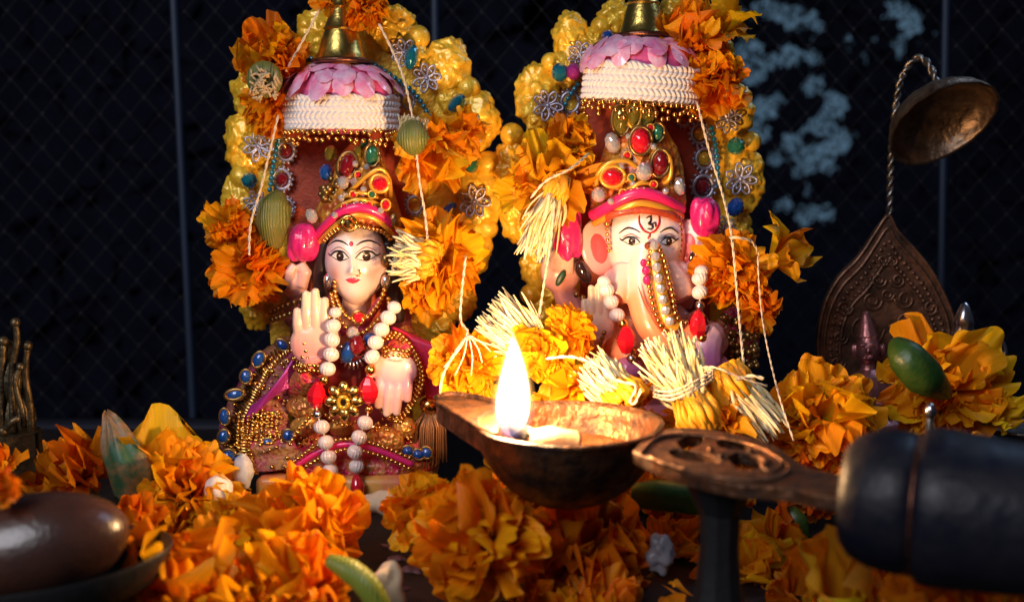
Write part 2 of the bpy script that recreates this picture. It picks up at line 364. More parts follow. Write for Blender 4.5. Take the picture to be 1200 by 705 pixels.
POOL = {
 'pompon': [petal_mesh('petal_ruffled', rr(.26, .38), rr(.19, .30), rr(.1, .5), rr(-.45, .25), 100+i, 16, 10, 4.6) for i in range(12)],
 'loose': [petal_mesh('petal_broad', rr(.30, .46), rr(.12, .22), rr(.15, .6), rr(-.45, .4), 200+i, 18, 14, 3.9) for i in range(12)],
 'tall': [petal_mesh('petal_tall', rr(.30, .38), rr(.03, .07), rr(.35, .75), rr(-.12, .22), 300+i, 6, 9, 2.0, 0.35) for i in range(8)],
 'wilt': [petal_mesh('petal_wilted', rr(.22, .34), rr(.12, .2), rr(.4, .9), rr(-.5, .5), 400+i, 6, 8, 3.2, 0.2) for i in range(8)],
}
COLS = {'o': (0.95, 0.35, 0.006), 'y': (0.96, 0.53, 0.014), 'd': (0.84, 0.25, 0.005), 'm': (0.96, 0.44, 0.009), 'g': (0.90, 0.55, 0.02)}
GOLDEN = math.pi*(3-5**.5)
def frame(axis):
    a = Vector(axis).normalized(); ref = Vector((0, 0, 1)) if abs(a.z) < .9 else Vector((1, 0, 0))
    x = ref.cross(a).normalized(); return x, a.cross(x), a
def marigold(label, px, py, Y, rpx, axis, kind='pompon', n=None, col='o', th=(8, 100), seed=0, group='marigold flowers', calyx=True, name='marigold', flatten=1.0, jit=0.22):
    rg = random.Random(seed or int(px*7+py*13)); c = P(px, py, Y); r = S(rpx, Y); x, y, a = frame(axis)
    base = c - a*r*0.35
    t = thing(name, label, 'flower', base, group)
    n = n or {'pompon': 58, 'loose': 22, 'tall': 9, 'wilt': 10}[kind]
    if kind in ('pompon', 'loose') and n > 14: n = int(n*(2.4 if kind == 'loose' else 2.1))
    for i in range(n):
        f = (i+0.5)/n; tt = math.radians(th[0]+(th[1]-th[0])*f**0.62)+rg.uniform(-jit, jit)*.7; ph = i*GOLDEN+rg.uniform(-jit, jit)
        rad = x*math.cos(ph)+y*math.sin(ph)
        d = (a*math.cos(tt)*flatten+rad*math.sin(tt)).normalized()
        nrm = (a*math.sin(tt)-rad*math.cos(tt)); nrm = (nrm-d*nrm.dot(d)).normalized()
        if rg.random() < .5: nrm = (nrm + d.cross(nrm)*rg.uniform(-.3, .3)).normalized()
        sd = d.cross(nrm)
        L = r*(1.05 if kind != 'pompon' else 1.0+0.18*math.cos(tt))*rg.choice((rg.uniform(.84, 1.10), rg.uniform(.62, .95), rg.uniform(.48, .78)))*(1.15 if math.cos(tt) > 0 else 1.0)
        L *= (0.9+0.35*max(0, math.cos(tt)))*(0.84 if kind in ('loose', 'pompon') else 0.95)
        b = base + rad*r*0.10*math.sin(tt)
        me = rg.choice(POOL['pompon' if kind == 'loose' and n > 30 and rg.random() < .45 else kind]); p = bpy.data.objects.new('petal', me); COL.objects.link(p); p.parent = t
        k = L*rg.uniform(.9, 1.1)
        mt = Matrix(((sd.x*k, d.x*L, nrm.x*k, 0), (sd.y*k, d.y*L, nrm.y*k, 0), (sd.z*k, d.z*L, nrm.z*k, 0), (0, 0, 0, 1)))
        mt = Matrix.Translation((b-base)*U) @ (mt*U)
        mt[3][3] = 1.0; p.matrix_local = mt
        cc = COLS[col]; q = rg.uniform(0.85, 1.08); p.color = (min(1, cc[0]*q), cc[1]*q*rg.uniform(.78, 1.25), cc[2]*q, 1)
    if calyx:
        m = M(); mt = Matrix.Translation(base) @ Matrix((x, y, a)).transposed().to_4x4()
        m.lathe([(0.01, -.5*r), (.13*r, -.46*r), (.2*r, -.25*r), (.22*r, 0), (.12*r, .12*r)], 10, mt); obj('calyx', m, CALYX, t)
    return t
CAMV = (0, -1, .25)
# in front, left
marigold('wilted orange marigold with broad petals behind the dark oval stone', 86, 548, -7, 70, (-.2, -.45, .9), 'loose', 15, 'd', (10, 85))
marigold('marigold bud of tall pointed orange petals beside the dull green sepal', 190, 575, -7, 88, (-.05, -.12, 1), 'tall', 8, 'm', (5, 32))
marigold('small wilted orange flower beside the small brass figure', 0, 540, -9, 34, (.1, -.5, .8), 'loose', 9, 'o', (10, 80))
marigold('drooping brownish orange marigold lying on top of the dark oval stone', 2, 572, -18.4, 24, (-.2, -.8, .4), 'pompon', 32, 'd', (10, 105))
marigold('ruffled yellow orange marigold beside the round white sugar ball', 215, 576, -8, 62, (.1, -.75, .6), 'pompon', 64, 'm')
marigold('single small orange marigold head poking up above the ruffled yellow orange one', 232, 535, -6.5, 26, (0, -.5, .9), 'loose', 8, 'm', (5, 60))
marigold('large bright orange marigold with wide satiny petals under the goddess figure', 358, 616, -12, 80, (.05, -.72, .72), 'loose', 34, 'o', (6, 100))
marigold('wide orange marigold lying in front of the black tray', 215, 705, -15.5, 112, (-.05, -.45, .9), 'loose', 34, 'o', (6, 92))
marigold('orange marigold beside the long pale green bud', 356, 690, -15, 78, (.1, -.6, .8), 'loose', 28, 'o', (6, 95))
marigold('flat orange marigold tucked under the front rim of the black tray', 70, 735, -17, 70, (.1, -.3, 1), 'loose', 20, 'd', (20, 95))
marigold('small ruffled orange marigold squeezed between the sugar ball and the large bright marigold', 275, 612, -10.5, 40, (0, -.7, .7), 'pompon', 40, 'm')
# centre, under and behind the lamp
marigold('big deep orange marigold leaning against the lamp bowl under its spout', 556, 632, -13.6, 90, (-.45, -.75, .4), 'loose', 36, 'o', (6, 100))
marigold('yellow orange marigold head between the goddess seat and the big deep orange marigold', 494, 602, -11, 50, (-.4, -.75, .4), 'pompon', 44, 'm')
marigold('dense dark red orange marigold in the shade under the lamp bowl', 690, 642, -11, 80, (0, -.7, .7), 'pompon', 62, 'd')
marigold('broken yellow marigold below the thick dark green bud', 778, 640, -8, 46, (0, -.75, .65), 'loose', 16, 'y', (10, 90))
marigold('orange marigold with a wavy edge beside the lamp foot', 868, 660, -10, 58, (-.1, -.6, .7), 'loose', 18, 'm', (10, 85))
marigold('crumpled brown orange marigold between the lamp foot and the large yellow petal', 912, 635, -9, 46, (.2, -.8, .5), 'wilt', 20, 'd', (5, 90))
marigold('flat orange marigold lying under the black lamp handle', 1090, 728, -17, 84, (0, -.3, 1), 'loose', 24, 'd', (20, 95))
marigold('upright marigold of a few large yellow petals under the tip of the lamp plate', 985, 722, -15.5, 112, (-.05, -.3, 1), 'loose', 7, 'g', (4, 30))
marigold('half hidden deep orange marigold on the table below the dense dark one', 640, 715, -13, 50, (-.1, -.6, .8), 'loose', 20, 'd', (8, 95))
marigold('dull orange marigold wedged between the black tray and the ruffled yellow orange one', 152, 622, -10.5, 50, (0, -.7, .7), 'loose', 20, 'd', (8, 95))
marigold('orange marigold filling the gap behind the wide one in front of the black tray', 258, 652, -12.5, 54, (0, -.7, .7), 'pompon', 50, 'm')
marigold('orange marigold lying on the table between the large yellow petals and the lamp foot', 935, 700, -12, 58, (0, -.5, .9), 'loose', 20, 'd', (10, 95))
marigold('orange marigold peeping out beneath the far end of the black lamp handle', 1190, 722, -17, 60, (.1, -.3, 1), 'loose', 20, 'm', (15, 95))
marigold('dark orange marigold on the table beneath the black lamp handle behind the flat one', 1050, 672, -12, 60, (0, -.5, .8), 'loose', 20, 'd', (10, 95))
marigold('dark orange marigold at the back of the lamp foot', 820, 632, -6, 44, (0, -.7, .7), 'pompon', 44, 'd')
marigold('dark orange marigold on the table in front of the dense dark one', 705, 712, -13.5, 60, (.1, -.5, .8), 'loose', 22, 'd', (8, 95))
rgp = random.Random(31)
for i in range(16):                         # single fallen petals
    x, y = rgp.choice(((rgp.uniform(430, 500), rgp.uniform(600, 700)), (rgp.uniform(740, 830), rgp.uniform(650, 700)), (rgp.uniform(120, 320), rgp.uniform(600, 660)), (rgp.uniform(880, 960), rgp.uniform(600, 690))))
    p = bpy.data.objects.new('petal', rgp.choice(POOL['loose'])); COL.objects.link(p); g = Pz(x, y, .25)
    p.name = 'fallen_petal'; p.location = g*U; p.scale = (rgp.uniform(.8, 1.3)*U,)*3; p.rotation_euler = (rgp.uniform(-.3, .5), rgp.uniform(-.3, .3), rgp.uniform(0, 6)); p.color = (*COLS[rgp.choice('omd')], 1)
    tag(p, 'single fallen orange marigold petal lying loose on the dark table', 'petal', 'fallen marigold petals')
# right
marigold('big round orange marigold between the lamp plate and the dark brass shrine', 962, 490, -6, 68, (-.05, -.85, .5), 'pompon', 78, 'm')
marigold('wide open orange marigold carrying the plump green bud', 1110, 446, -4, 78, (.12, -.75, .6), 'loose', 24, 'm', (12, 92))
marigold('small yellow orange marigold in front of the silver figurines', 1172, 484, -5, 38, (.4, -.6, .6), 'loose', 12, 'y', (10, 85))
marigold('little orange marigold touching the top of the black handle', 1140, 522, -9, 26, (.1, -.5, .9), 'loose', 8, 'm', (10, 80))
# the heap that carries the ones behind the lamp
for x, y, k in ((585, 490, 'm'), (640, 500, 'y'), (695, 505, 'm'), (760, 510, 'o'), (825, 500, 'm'), (610, 560, 'o'), (690, 570, 'd'), (770, 568, 'o'), (850, 560, 'm')):
    marigold('orange marigold in the heap between the lamp bowl and the elephant headed figure', x, y, -5.2, 44, (0, -.6, .75), 'pompon', 34, k, group='marigold heap behind the lamp')
marigold('orange marigold under the big round one beside the lamp plate', 955, 562, -6.2, 58, (0, -.7, .6), 'pompon', 40, 'd')
marigold('orange marigold under the wide open one behind the black handle', 1105, 530, -4.2, 60, (0, -.6, .7), 'loose', 20, 'o')
# behind the flame
marigold('bright orange marigold directly below the raised palm of the elephant headed figure', 672, 385, -5, 40, (-.1, -.9, .4), 'loose', 20, 'm', (6, 95))
marigold('glowing yellow orange marigold right behind the flame', 630, 415, -6, 42, (0, -.9, .45), 'loose', 20, 'y', (6, 95))
marigold('curled orange marigold resting over the back rim of the lamp bowl', 668, 448, -6.5, 36, (0, -.85, .5), 'wilt', 22, 'm', (5, 95))
marigold('orange marigold tied with cream thread beside the lamp spout', 550, 425, -5, 46, (-.1, -.85, .5), 'pompon', 50, 'm')
marigold('small orange marigold pinched between the two cream floret bundles', 757, 462, -7, 26, (0, -.9, .4), 'loose', 10, 'o', (8, 80))
marigold('orange marigold half hidden behind the lamp plate and the tied bundle', 850, 490, -7.5, 40, (0, -.8, .55), 'wilt', 20, 'm', (5, 95))
# hung on the goddess throne
G1 = 'marigolds hung on the goddess throne'
marigold('ruffled orange marigold at the left shoulder of the goddess throne above the cream calyx', 318, 66, -0.6, 44, (-.25, -.75, .55), 'pompon', 56, 'o', group=G1)
marigold('orange marigold petals hanging under the round cream calyx', 312, 125, -0.9, 36, (-.2, -.8, -.6), 'loose', 16, 'o', (10, 85), group=G1)
marigold('orange marigold on the very top of the goddess throne beside the brass finial', 428, 6, -0.8, 30, (0.1, -.85, .3), 'pompon', 46, 'o', group=G1)
marigold('single dangling orange marigold left of the brass finial of the goddess throne', 384, 4, -0.6, 20, (-.2, -.8, -.6), 'loose', 8, 'o', (10, 80), group=G1)
marigold('small orange marigold hanging above the larger one at the raised lotus', 267, 262, -0.8, 30, (-.3, -.8, .4), 'pompon', 34, 'o', group=G1)
marigold('large ruffled orange marigold hanging beside the raised lotus of the goddess', 292, 318, -1.3, 46, (-.1, -.9, .1), 'pompon', 56, 'o', group=G1)
marigold('loose orange marigold petals hanging beside the green calyx on the goddess throne', 510, 178, -1.4, 52, (.1, -.85, -.2), 'loose', 18, 'm', (10, 95), group=G1)
marigold('bright yellow orange marigold above the folded one next to the cream floret bundle', 545, 150, -0.8, 30, (.2, -.85, .2), 'wilt', 16, 'm', (5, 95), group=G1)
marigold('big crumpled orange marigold beside the face of the goddess', 522, 300, -2.6, 52, (.05, -.9, .2), 'pompon', 56, 'm', group=G1)
marigold('orange marigold hanging below the crumpled one beside the face of the goddess', 505, 345, -2.4, 38, (0, -.9, -.3), 'loose', 18, 'm', (8, 95), group=G1)
# hung on the elephant headed figure's throne
G2 = 'marigolds hung on the elephant headed figure throne'
marigold('torn yellow orange marigold with splayed petals beside the magenta lotus bud', 645, 205, -1.8, 58, (-.05, -.8, .55), 'loose', 26, 'y', (8, 95), group=G2)
marigold('small ruffled orange marigold above the torn yellow orange one', 665, 165, -1.2, 34, (0, -.8, .5), 'pompon', 40, 'm', group=G2)
marigold('yellow marigold petals at the left edge of the elephant headed figure throne', 605, 225, -1.2, 34, (-.6, -.7, .2), 'loose', 12, 'y', (10, 80), group=G2)
marigold('orange marigold standing beside the brass finial of the elephant headed figure throne', 812, 42, -0.6, 46, (.15, -.45, .85), 'loose', 24, 'o', (8, 85), group=G2)
marigold('tall wilted orange marigold at the top edge of the elephant headed figure throne', 848, 30, -0.3, 40, (.2, -.3, .9), 'wilt', 16, 'm', (5, 70), group=G2)
marigold('hanging red orange marigold below the standing one at the white crochet band', 836, 100, -0.9, 42, (.05, -.75, -.6), 'pompon', 46, 'o', group=G2)
marigold('full orange marigold hanging beside the pink ear', 862, 318, -2.4, 46, (.05, -.92, .25), 'pompon', 62, 'o', group=G2)
marigold('wilted yellow orange marigold curling out into the dark beside the full orange one', 915, 300, -1.8, 42, (.85, -.4, .4), 'wilt', 9, 'm', (8, 60), group=G2)
marigold('small orange marigold hanging below the full orange one beside the pink ear', 890, 365, -2.2, 28, (.2, -.9, -.2), 'pompon', 34, 'o', group=G2)

# cream floret bundles (torn marigold heads)
def bundle(label, p0, p1, w0, w1, n, seed, cream=0.55, tie=None):
    rg = random.Random(seed); a = P(*p0); b = P(*p1); d = (b-a).normalized(); x, y, _ = frame(d); L = (b-a).length
    r0 = S(w0, p0[2]); r1 = S(w1, p1[2])
    t = thing('floret_bundle', label, 'flower', a, 'torn marigold floret bundles')
    mc = M(); my = M()
    for i in range(int(n*2.9)):
        q = rg.uniform(0, 6.28); k = rg.random()**.5; e = rg.uniform(.5, 1.08)
        s = a+(x*math.cos(q)+y*math.sin(q))*r0*k; f = a+d*L*e+(x*math.cos(q)+y*math.sin(q))*r1*k*rg.uniform(.8, 1.25)
        mid = s.lerp(f, cream)+(x*rg.uniform(-1, 1)+y*rg.uniform(-1, 1))*r0*.06
        if tie is not None: mid = mid.lerp(a+d*L*cream, tie)
        rd = rg.uniform(.032, .075); f += (x*rg.uniform(-1, 1)+y*rg.uniform(-1, 1))*r1*.38; bow = (x*rg.uniform(-1, 1)+y*rg.uniform(-1, 1))*r1*.22
        mc.tube([mid, mid.lerp(f, .5)+bow, f], [rd*1.0, rd*1.2, rd*.5], 5, smooth=3, flat=.32)
        sd = s-d*rg.uniform(0, .35)
        my.tube([mid, mid.lerp(sd, .5)-bow, sd], [rd*1.1, rd*2.2, rd*2.6], 6, flat=.35)
    obj('florets', mc, CREAM, t, kind='stuff'); obj('yellow_petals', my, YELFL, t, kind='stuff')
    return t
bundle('fan of cream florets behind the flame', (640, 425, -5.2), (572, 365, -5.0), 16, 30, 70, 1, .35)
bundle('pale cream floret brush at the cheek of the goddess', (505, 305, -3.4), (462, 298, -3.2), 20, 26, 80, 2, .3)
bundle('cream and yellow floret tuft leaning on the back rim of the lamp bowl', (735, 470, -7.5), (690, 425, -6.6), 26, 22, 70, 3, .35)
bundle('cream floret bundle bound with cotton thread below the trunk', (825, 500, -7.6), (775, 398, -6.6), 24, 30, 110, 4, .42, .25)
bundle('drooping cream floret tuft between the bound bundle and the big round marigold', (850, 440, -6.5), (905, 510, -7.5), 22, 20, 60, 5, .4)
bundle('white stringy florets hanging under the torn yellow orange marigold', (655, 215, -2.9), (625, 300, -3.0), 10, 22, 36, 6, .25)
bundle('cream floret tuft above the round green calyx on the goddess throne', (478, 175, -2.4), (486, 138, -2.4), 12, 16, 40, 7, .3)

# calyxes, buds, stems, sugar
def shaped(name, label, cat, pts, rad, m, n=14, group=None, flat=1.0, extra=None):
    q = M(); pp, rd = spline([P(*p) for p in pts], [S(r, p[2]) for r, p in zip(rad, pts)], 5); q.tube(pp, rd, n, flat=flat)
    o = obj(name, q, m, base=pp[0]); tag(o, label, cat, group); return o
shaped('flower_calyx', 'olive green striped calyx hanging beside the goddess crown', 'calyx', [(322, 290, -1.0), (320, 262, -1.2), (323, 240, -1.1), (328, 224, -.9)], [8, 20, 19, 4], CALYX)
t = thing('flower_calyx', 'round cream calyx with tangled stamens in the orange marigold', 'calyx', P(310, 95, -2.2))
q = M(); q.ell(P(310, 93, -2.0), (.72, .5, .72), 16, 10); obj('calyx_cup', q, CALYX, t)
q = M(); rg = random.Random(3)
for i in range(46):
    a = rg.uniform(0, 6.28); k = rg.random()**.5*.62; c = P(310, 98, -2.4)+Vector((math.cos(a)*k, -.35*(1-k), math.sin(a)*k)); d = Vector((rg.uniform(-1, 1), -.3, rg.uniform(-1, 1))).normalized()*.2
    q.tube([c-d, c+Vector((0, -.08, 0)), c+d], .05, 5)
obj('stamens', q, mat('tan_stamen', (0.50, 0.36, 0.20), .6), t, kind='stuff')
shaped('flower_calyx', 'round green calyx cup under the cream tuft on the goddess throne', 'calyx', [(484, 150, -2.6), (484, 163, -2.9), (486, 178, -2.6)], [14, 20, 8], CALYX)
shaped('flower_bud', 'plump green bud lying on the wide open orange marigold', 'bud', [(1050, 402, -6.2), (1062, 418, -7.2), (1082, 440, -7.2), (1102, 456, -6.4), (1112, 464, -6.0)], [8, 22, 24, 13, 4], BUDG)
lq = M(); la = curve([P(156, 588, -8), P(150, 550, -8.5), P(138, 515, -8.3), P(124, 484, -7.9)], 6)
def sepal(u, v):
    i = min(int(v*(len(la)-1)), len(la)-2); p = la[i].lerp(la[i+1], v*(len(la)-1)-i); sx = 2*u-1; wd = .82*math.sin(math.pi*min(1, .18+.82*v)**.8)**.8+.02
    return p+Vector((sx*wd+.06*math.sin(9*v), -.55*(1-abs(sx))*wd+.05*math.sin(12*sx+4*v), .12*sx*sx))
lq.grid(sepal, 12, 14); lo_ = obj('leaf', lq, DULLG, base=la[0]); tag(lo_, 'dull green folded sepal with a brown blotch between the orange petals', 'leaf')
lo_.modifiers.new('thickness', 'SOLIDIFY').thickness = .05*U
shaped('marigold_bud', 'long pale green curved bud beside the cream broken sweet', 'bud', [(385, 656, -16), (410, 668, -16.3), (432, 688, -16.5), (450, 720, -16.5)], [8, 15, 16, 14], STEMG)
shaped('marigold_bud', 'thick dark green closed bud under the lamp plate', 'bud', [(742, 580, -9), (770, 580, -9.2), (810, 584, -9.3), (845, 590, -9.2)], [14, 19, 19, 15], mat('dark_green_stem', (0.03, 0.17, 0.03), .4, bump=(2.2, .6, 'noise'), var=((.07, .22, .04), .8, .15)))
shaped('leaf', 'small crumpled green leaf beside the lamp foot', 'leaf', [(925, 596, -8), (935, 612, -8.3), (945, 632, -8.2)], [8, 13, 5], BUDG, flat=.4)
shaped('leaf', 'yellow green leaf scrap on the table under the dense dark marigold', 'leaf', [(745, 705, -10), (757, 690, -10.3), (768, 672, -10)], [6, 12, 4], STEMG, flat=.4)
def lump(name, label, cat, p, r, m, seed, rough=.12, group=None, sq=(1, 1, 1)):
    q = M(); c = P(*p); k = S(r, p[2]); q.ell(c, (k*sq[0], k*sq[1], k*sq[2]), 24, 16)
    for v in q.v:
        d = (v-c); v += d*rough*pnoise(d*1.6/k+Vector((seed, 0, 0)))*2
    o = obj(name, q, m, base=c); tag(o, label, cat, group); return o
lump('sugar_ball', 'round white sugar ball beside the ruffled yellow orange marigold', 'sweet', (256, 573, -8.6), 17, SUGAR, 1, .06)
lump('sugar_ball', 'pointed greyish white sugar lump leaning on the large bright marigold', 'sweet', (285, 552, -7.5), 15, mat('grey_sugar', (0.42, 0.42, 0.45), .55, sss=.3), 2, .1, sq=(.8, .8, 1.35))
lump('sweet_chunk', 'cream broken sweet next to the long pale green bud', 'sweet', (452, 690, -14.5), 27, CHUNK, 3, .22, sq=(.9, .8, 1.15))
lump('sweet_chunk', 'long cream sweet piece at the foot of the goddess seat', 'sweet', (455, 588, -7.5), 26, CHUNK, 4, .2, sq=(1.2, .7, .55))
lump('sugar_ball', 'grey translucent sugar lump in the shade below the thick dark green bud', 'sweet', (775, 648, -12), 17, mat('grey_sugar2', (0.20, 0.19, 0.22), .4, sss=.4), 5, .3, sq=(.9, .8, 1.3))
for i, (x, y, yy, r) in enumerate(((465, 655, -11, 9), (482, 668, -12, 10), (455, 640, -10, 7), (470, 690, -13, 8), (735, 690, -12, 8), (700, 700, -13, 9), (820, 690, -9, 8))):
    lump('petal_scrap', 'dark dried petal scrap lying on the dark table among the marigolds', 'petal', (x, y, yy), r, mat('dried_petal', (0.10, 0.04, 0.045), .6), 20+i, .35, 'dried petal scraps', (1.3, .9, .35))

# cotton threads
def thread(label, pts, r=.042, k=8):
    pp = resample(curve([P(*p) for p in pts], k), .06); m = M(); 
    for h in (0, math.pi):
        q = []
        for i, p in enumerate(pp):
            t = (pp[min(i+1, len(pp)-1)]-pp[max(i-1, 0)]).normalized(); x, y, _ = frame(t); a = i*.5+h
            q.append(p+(x*math.cos(a)+y*math.sin(a))*r*.62)
        m.tube(q, r*.72, 5)
    o = obj('thread', m, THREAD, base=pp[0]); tag(o, label, 'thread', 'cotton threads tying the flowers'); return o
thread('cotton thread slanting from the top of the goddess throne to its white crochet band', [(374, 12, -1.4), (358, 42, -1.5), (335, 84, -1.5)])
thread('cotton thread hanging beside the maroon panel of the goddess throne down to the marigold', [(326, 135, -1.6), (318, 170, -1.7), (306, 220, -1.9), (294, 262, -2.2), (292, 300, -2.6)])
thread('cotton thread running down past the teal bead string on the goddess throne', [(444, 28, -1.6), (460, 60, -1.8), (474, 95, -2.2), (484, 140, -2.9)])
thread('cotton thread hanging from the green calyx to the cream floret brush', [(488, 178, -2.9), (492, 215, -3.0), (498, 250, -3.3), (502, 290, -3.9)])
thread('cotton thread from the crumpled marigold down to the lamp spout', [(546, 300, -4.2), (541, 345, -5), (540, 375, -5.8), (548, 390, -6.5), (535, 410, -6.8), (519, 440, -6.8), (516, 464, -7)])
thread('cotton thread hanging from the torn yellow orange marigold down behind the flame', [(650, 235, -3.6), (646, 280, -4), (638, 330, -4.6), (631, 376, -5.6)])
thread('long cotton thread from the crochet band across the full orange marigold', [(817, 120, -2.2), (832, 180, -2.4), (846, 225, -2.8), (855, 262, -4), (860, 300, -4.6), (865, 360, -4.8), (872, 432, -6.5)])
thread('short cotton thread lying over the top of the full orange marigold', [(855, 278, -4.6), (868, 279, -4.8), (882, 284, -4.4), (890, 300, -3.8)])
thread('thin cotton thread falling to the big round marigold', [(888, 300, -4.0), (890, 340, -4.2), (896, 390, -4.8), (912, 460, -7.5), (930, 516, -9)], .028)
thread('cotton thread crossing the torn yellow orange marigold', [(622, 232, -4.2), (640, 212, -4.4), (668, 198, -4.2), (690, 180, -3.2)])
thread('cotton thread lying along the back rim of the lamp bowl', [(640, 420, -8), (670, 418, -8.2), (700, 428, -8.2), (722, 445, -8.4), (745, 452, -8.6), (738, 470, -8.7), (744, 472, -8.8), (752, 455, -8.8)])
wp = []
for i in range(3):
    f = [(766+i, 464-i*5, -7.6), (786, 468-i*5, -9.1), (812, 458-i*5, -9.2), (836, 442-i*4, -8.3), (812, 440-i*4, -6.8)]
    wp += f
wp += [(836, 430, -8.2), (862, 440, -8.3), (885, 448, -8.2), (900, 452, -8)]
thread('cotton thread wound round the cream floret bundle below the trunk', wp, .034)
thread('loose cotton thread end sticking out of the bound bundle', [(862, 445, -8), (880, 440, -8.2), (896, 444, -8.3)], .05)
tf = thing('thread', 'frayed cotton thread end spread over the marigold beside the lamp spout', 'thread', P(549, 393, -7.2), 'cotton threads tying the flowers')
for a, b in (((548, 392, -7), (520, 430, -7.2)), ((550, 393, -7.2), (565, 425, -7.2)), ((549, 393, -7.2), (552, 440, -7.2)), ((551, 393, -7.1), (575, 412, -7.0)), ((548, 393, -7.1), (533, 440, -7.2))):
    q = M(); q.tube(curve([P(*a), P((a[0]+b[0])/2+3, (a[1]+b[1])/2, a[2]-.2), P(*b)], 5), .024, 5); obj('strand', q, THREAD, tf)

# ------------------------------------------------------------------ oil lamp with flame
ZR = 5.9
LC = Pz(665, 497, ZR)
lamp = thing('oil_lamp', 'bronze oil lamp with pierced handle plate and black wooden grip', 'lamp', (Pz(850, 545, ZR).x, Pz(850, 545, ZR).y, 0))
q = M(); prof = []
RX = 2.86
for i in range(13):                         # outer wall, lip, inner wall
    a = math.pi/2*i/12; prof.append((RX*math.sin(a)**.9+.001, -2.55+2.55*(1-math.cos(a))**.9))
prof += [(RX+.10, .02), (RX+.08, .10), (RX-.06, .11), (RX-.14, .02)]
for i in range(12, -1, -1):
    a = math.pi/2*i/12; prof.append(((RX-.2)*math.sin(a)**.9+.001, -2.3+2.25*(1-math.cos(a))**.9))
wob = lambda t, j: 1+.012*math.sin(3*t+1)+.008*math.sin(7*t)
q.lathe(prof, 56, Matrix.Translation(LC), 1, 1.06, wob); obj('bowl', q, mat('dimmed_bronze', (0.15, 0.060, 0.026), .42, .8, bump=(3.2, 1.0, 'noise'), var=((.030, .016, .012), 1.1, .10), rvar=(.3, .7)), lamp, sharp=50)  # bowl bronze darkened in colour to offset the near flame's strong light
q = M(); ol = [Pz(x, y, ZR+.02) for x, y in ((592, 476), (560, 467), (528, 463), (511, 467), (513, 474), (536, 488), (560, 503), (580, 512))]
q.prism(ol, Vector((0, 0, -.62)))
for side in (ol[:4], ol[4:]): q.tube([p+Vector((0, 0, .04)) for p in side], .11, 8, smooth=4)
obj('spout', q, BRONZE, lamp, sharp=35)
top = [(742, 530), (758, 514), (790, 503), (840, 506), (900, 520), (935, 543), (960, 553), (1000, 563), (1000, 585), (960, 582), (925, 574), (870, 570), (820, 560), (775, 546)]
holes = [[(796, 519), (808, 513), (822, 514), (818, 522), (803, 527)], [(788, 531), (800, 529), (836, 537), (832, 543), (796, 538)], [(842, 519), (856, 517), (878, 523), (870, 528), (848, 525)], [(856, 537), (868, 533), (891, 539), (888, 548), (866, 549)]]
dz = Vector((0, 0, .05))
cr = curve([Pz(*p, ZR)+dz for p in top]+[Pz(*top[0], ZR)+dz], 4)[:-1]
holes = [[(sum(p[0] for p in h)/5+(x-sum(p[0] for p in h)/5)*1.2, sum(p[1] for p in h)/5+(y-sum(p[1] for p in h)/5)*1.22) for x, y in h] for h in holes]
hz = [curve([Pz(*p, ZR)+dz for p in h]+[Pz(*h[0], ZR)+dz], 3)[:-1] for h in holes]
q = M(); q.prism(cr, Vector((0, 0, -.36)), hz); hp = obj('handle_plate', q, BRONZE, lamp, sharp=35)
bv = hp.modifiers.new('bevel', 'BEVEL'); bv.width = .05*U; bv.segments = 2; bv.limit_method = 'ANGLE'
q = M()
q.tube(curve([Pz(x, y, ZR+.08) for x, y in ((752, 530), (775, 512), (830, 511), (890, 524), (925, 548), (900, 562), (850, 560), (800, 550), (760, 536))], 5), .07, 6)
q.tube(curve([Pz(x, y, ZR+.08) for x, y in ((905, 530), (918, 540), (905, 552), (893, 545), (903, 540))], 5), .06, 6)
for x, y in ((790, 545), (803, 549), (833, 527), (846, 535), (895, 545), (880, 529)): q.ell(Pz(x, y, ZR+.08), .1, 8, 6)
obj('plate_relief', q, BRONZE, lamp)
q = M(); fc = Pz(845, 548, ZR)
q.lathe([(.001, -.4), (.95, -.4), (.8, -.7), (.55, -1.2), (.52, -2.2), (.62, -3.2), (.85, -4.2), (1.2, -5.1), (1.75, -5.6), (1.8, -5.9), (.001, -5.9)], 10, Matrix.Translation(fc)); obj('foot', q, IRON, lamp, sharp=20)
A = P(986, 578, -20); B = P(1300, 622, -22.5); ax = (B-A).normalized(); hx, hy, _ = frame(ax)
hm = Matrix.Translation(A) @ Matrix((hx, hy, ax)).transposed().to_4x4()
q = M(); px2cm = lambda n: n/50.0
pr = [(.001, 0), (.7, 0), (1.18, .08), (1.45, .3), (1.62, .7), (1.70, 1.15), (1.70, 1.5), (1.64, 1.66), (1.58, 1.72)]
q.lathe(pr+[(1.58, 1.76), (1.78, 1.82), (1.86, 1.95), (1.87, 2.4), (1.80, 3.2), (1.70, 4.2), (1.58, 5.4), (1.4, 6.6), (1.0, 7.2), (.001, 7.4)], 48, hm); obj('wooden_grip', q, BLACKWOOD, lamp, sharp=60)
q = M(); q.lathe([(1.60, 1.69), (1.69, 1.70), (1.71, 1.74), (1.69, 1.78), (1.60, 1.79)], 48, hm); obj('grip_ring', q, COPPER, lamp)
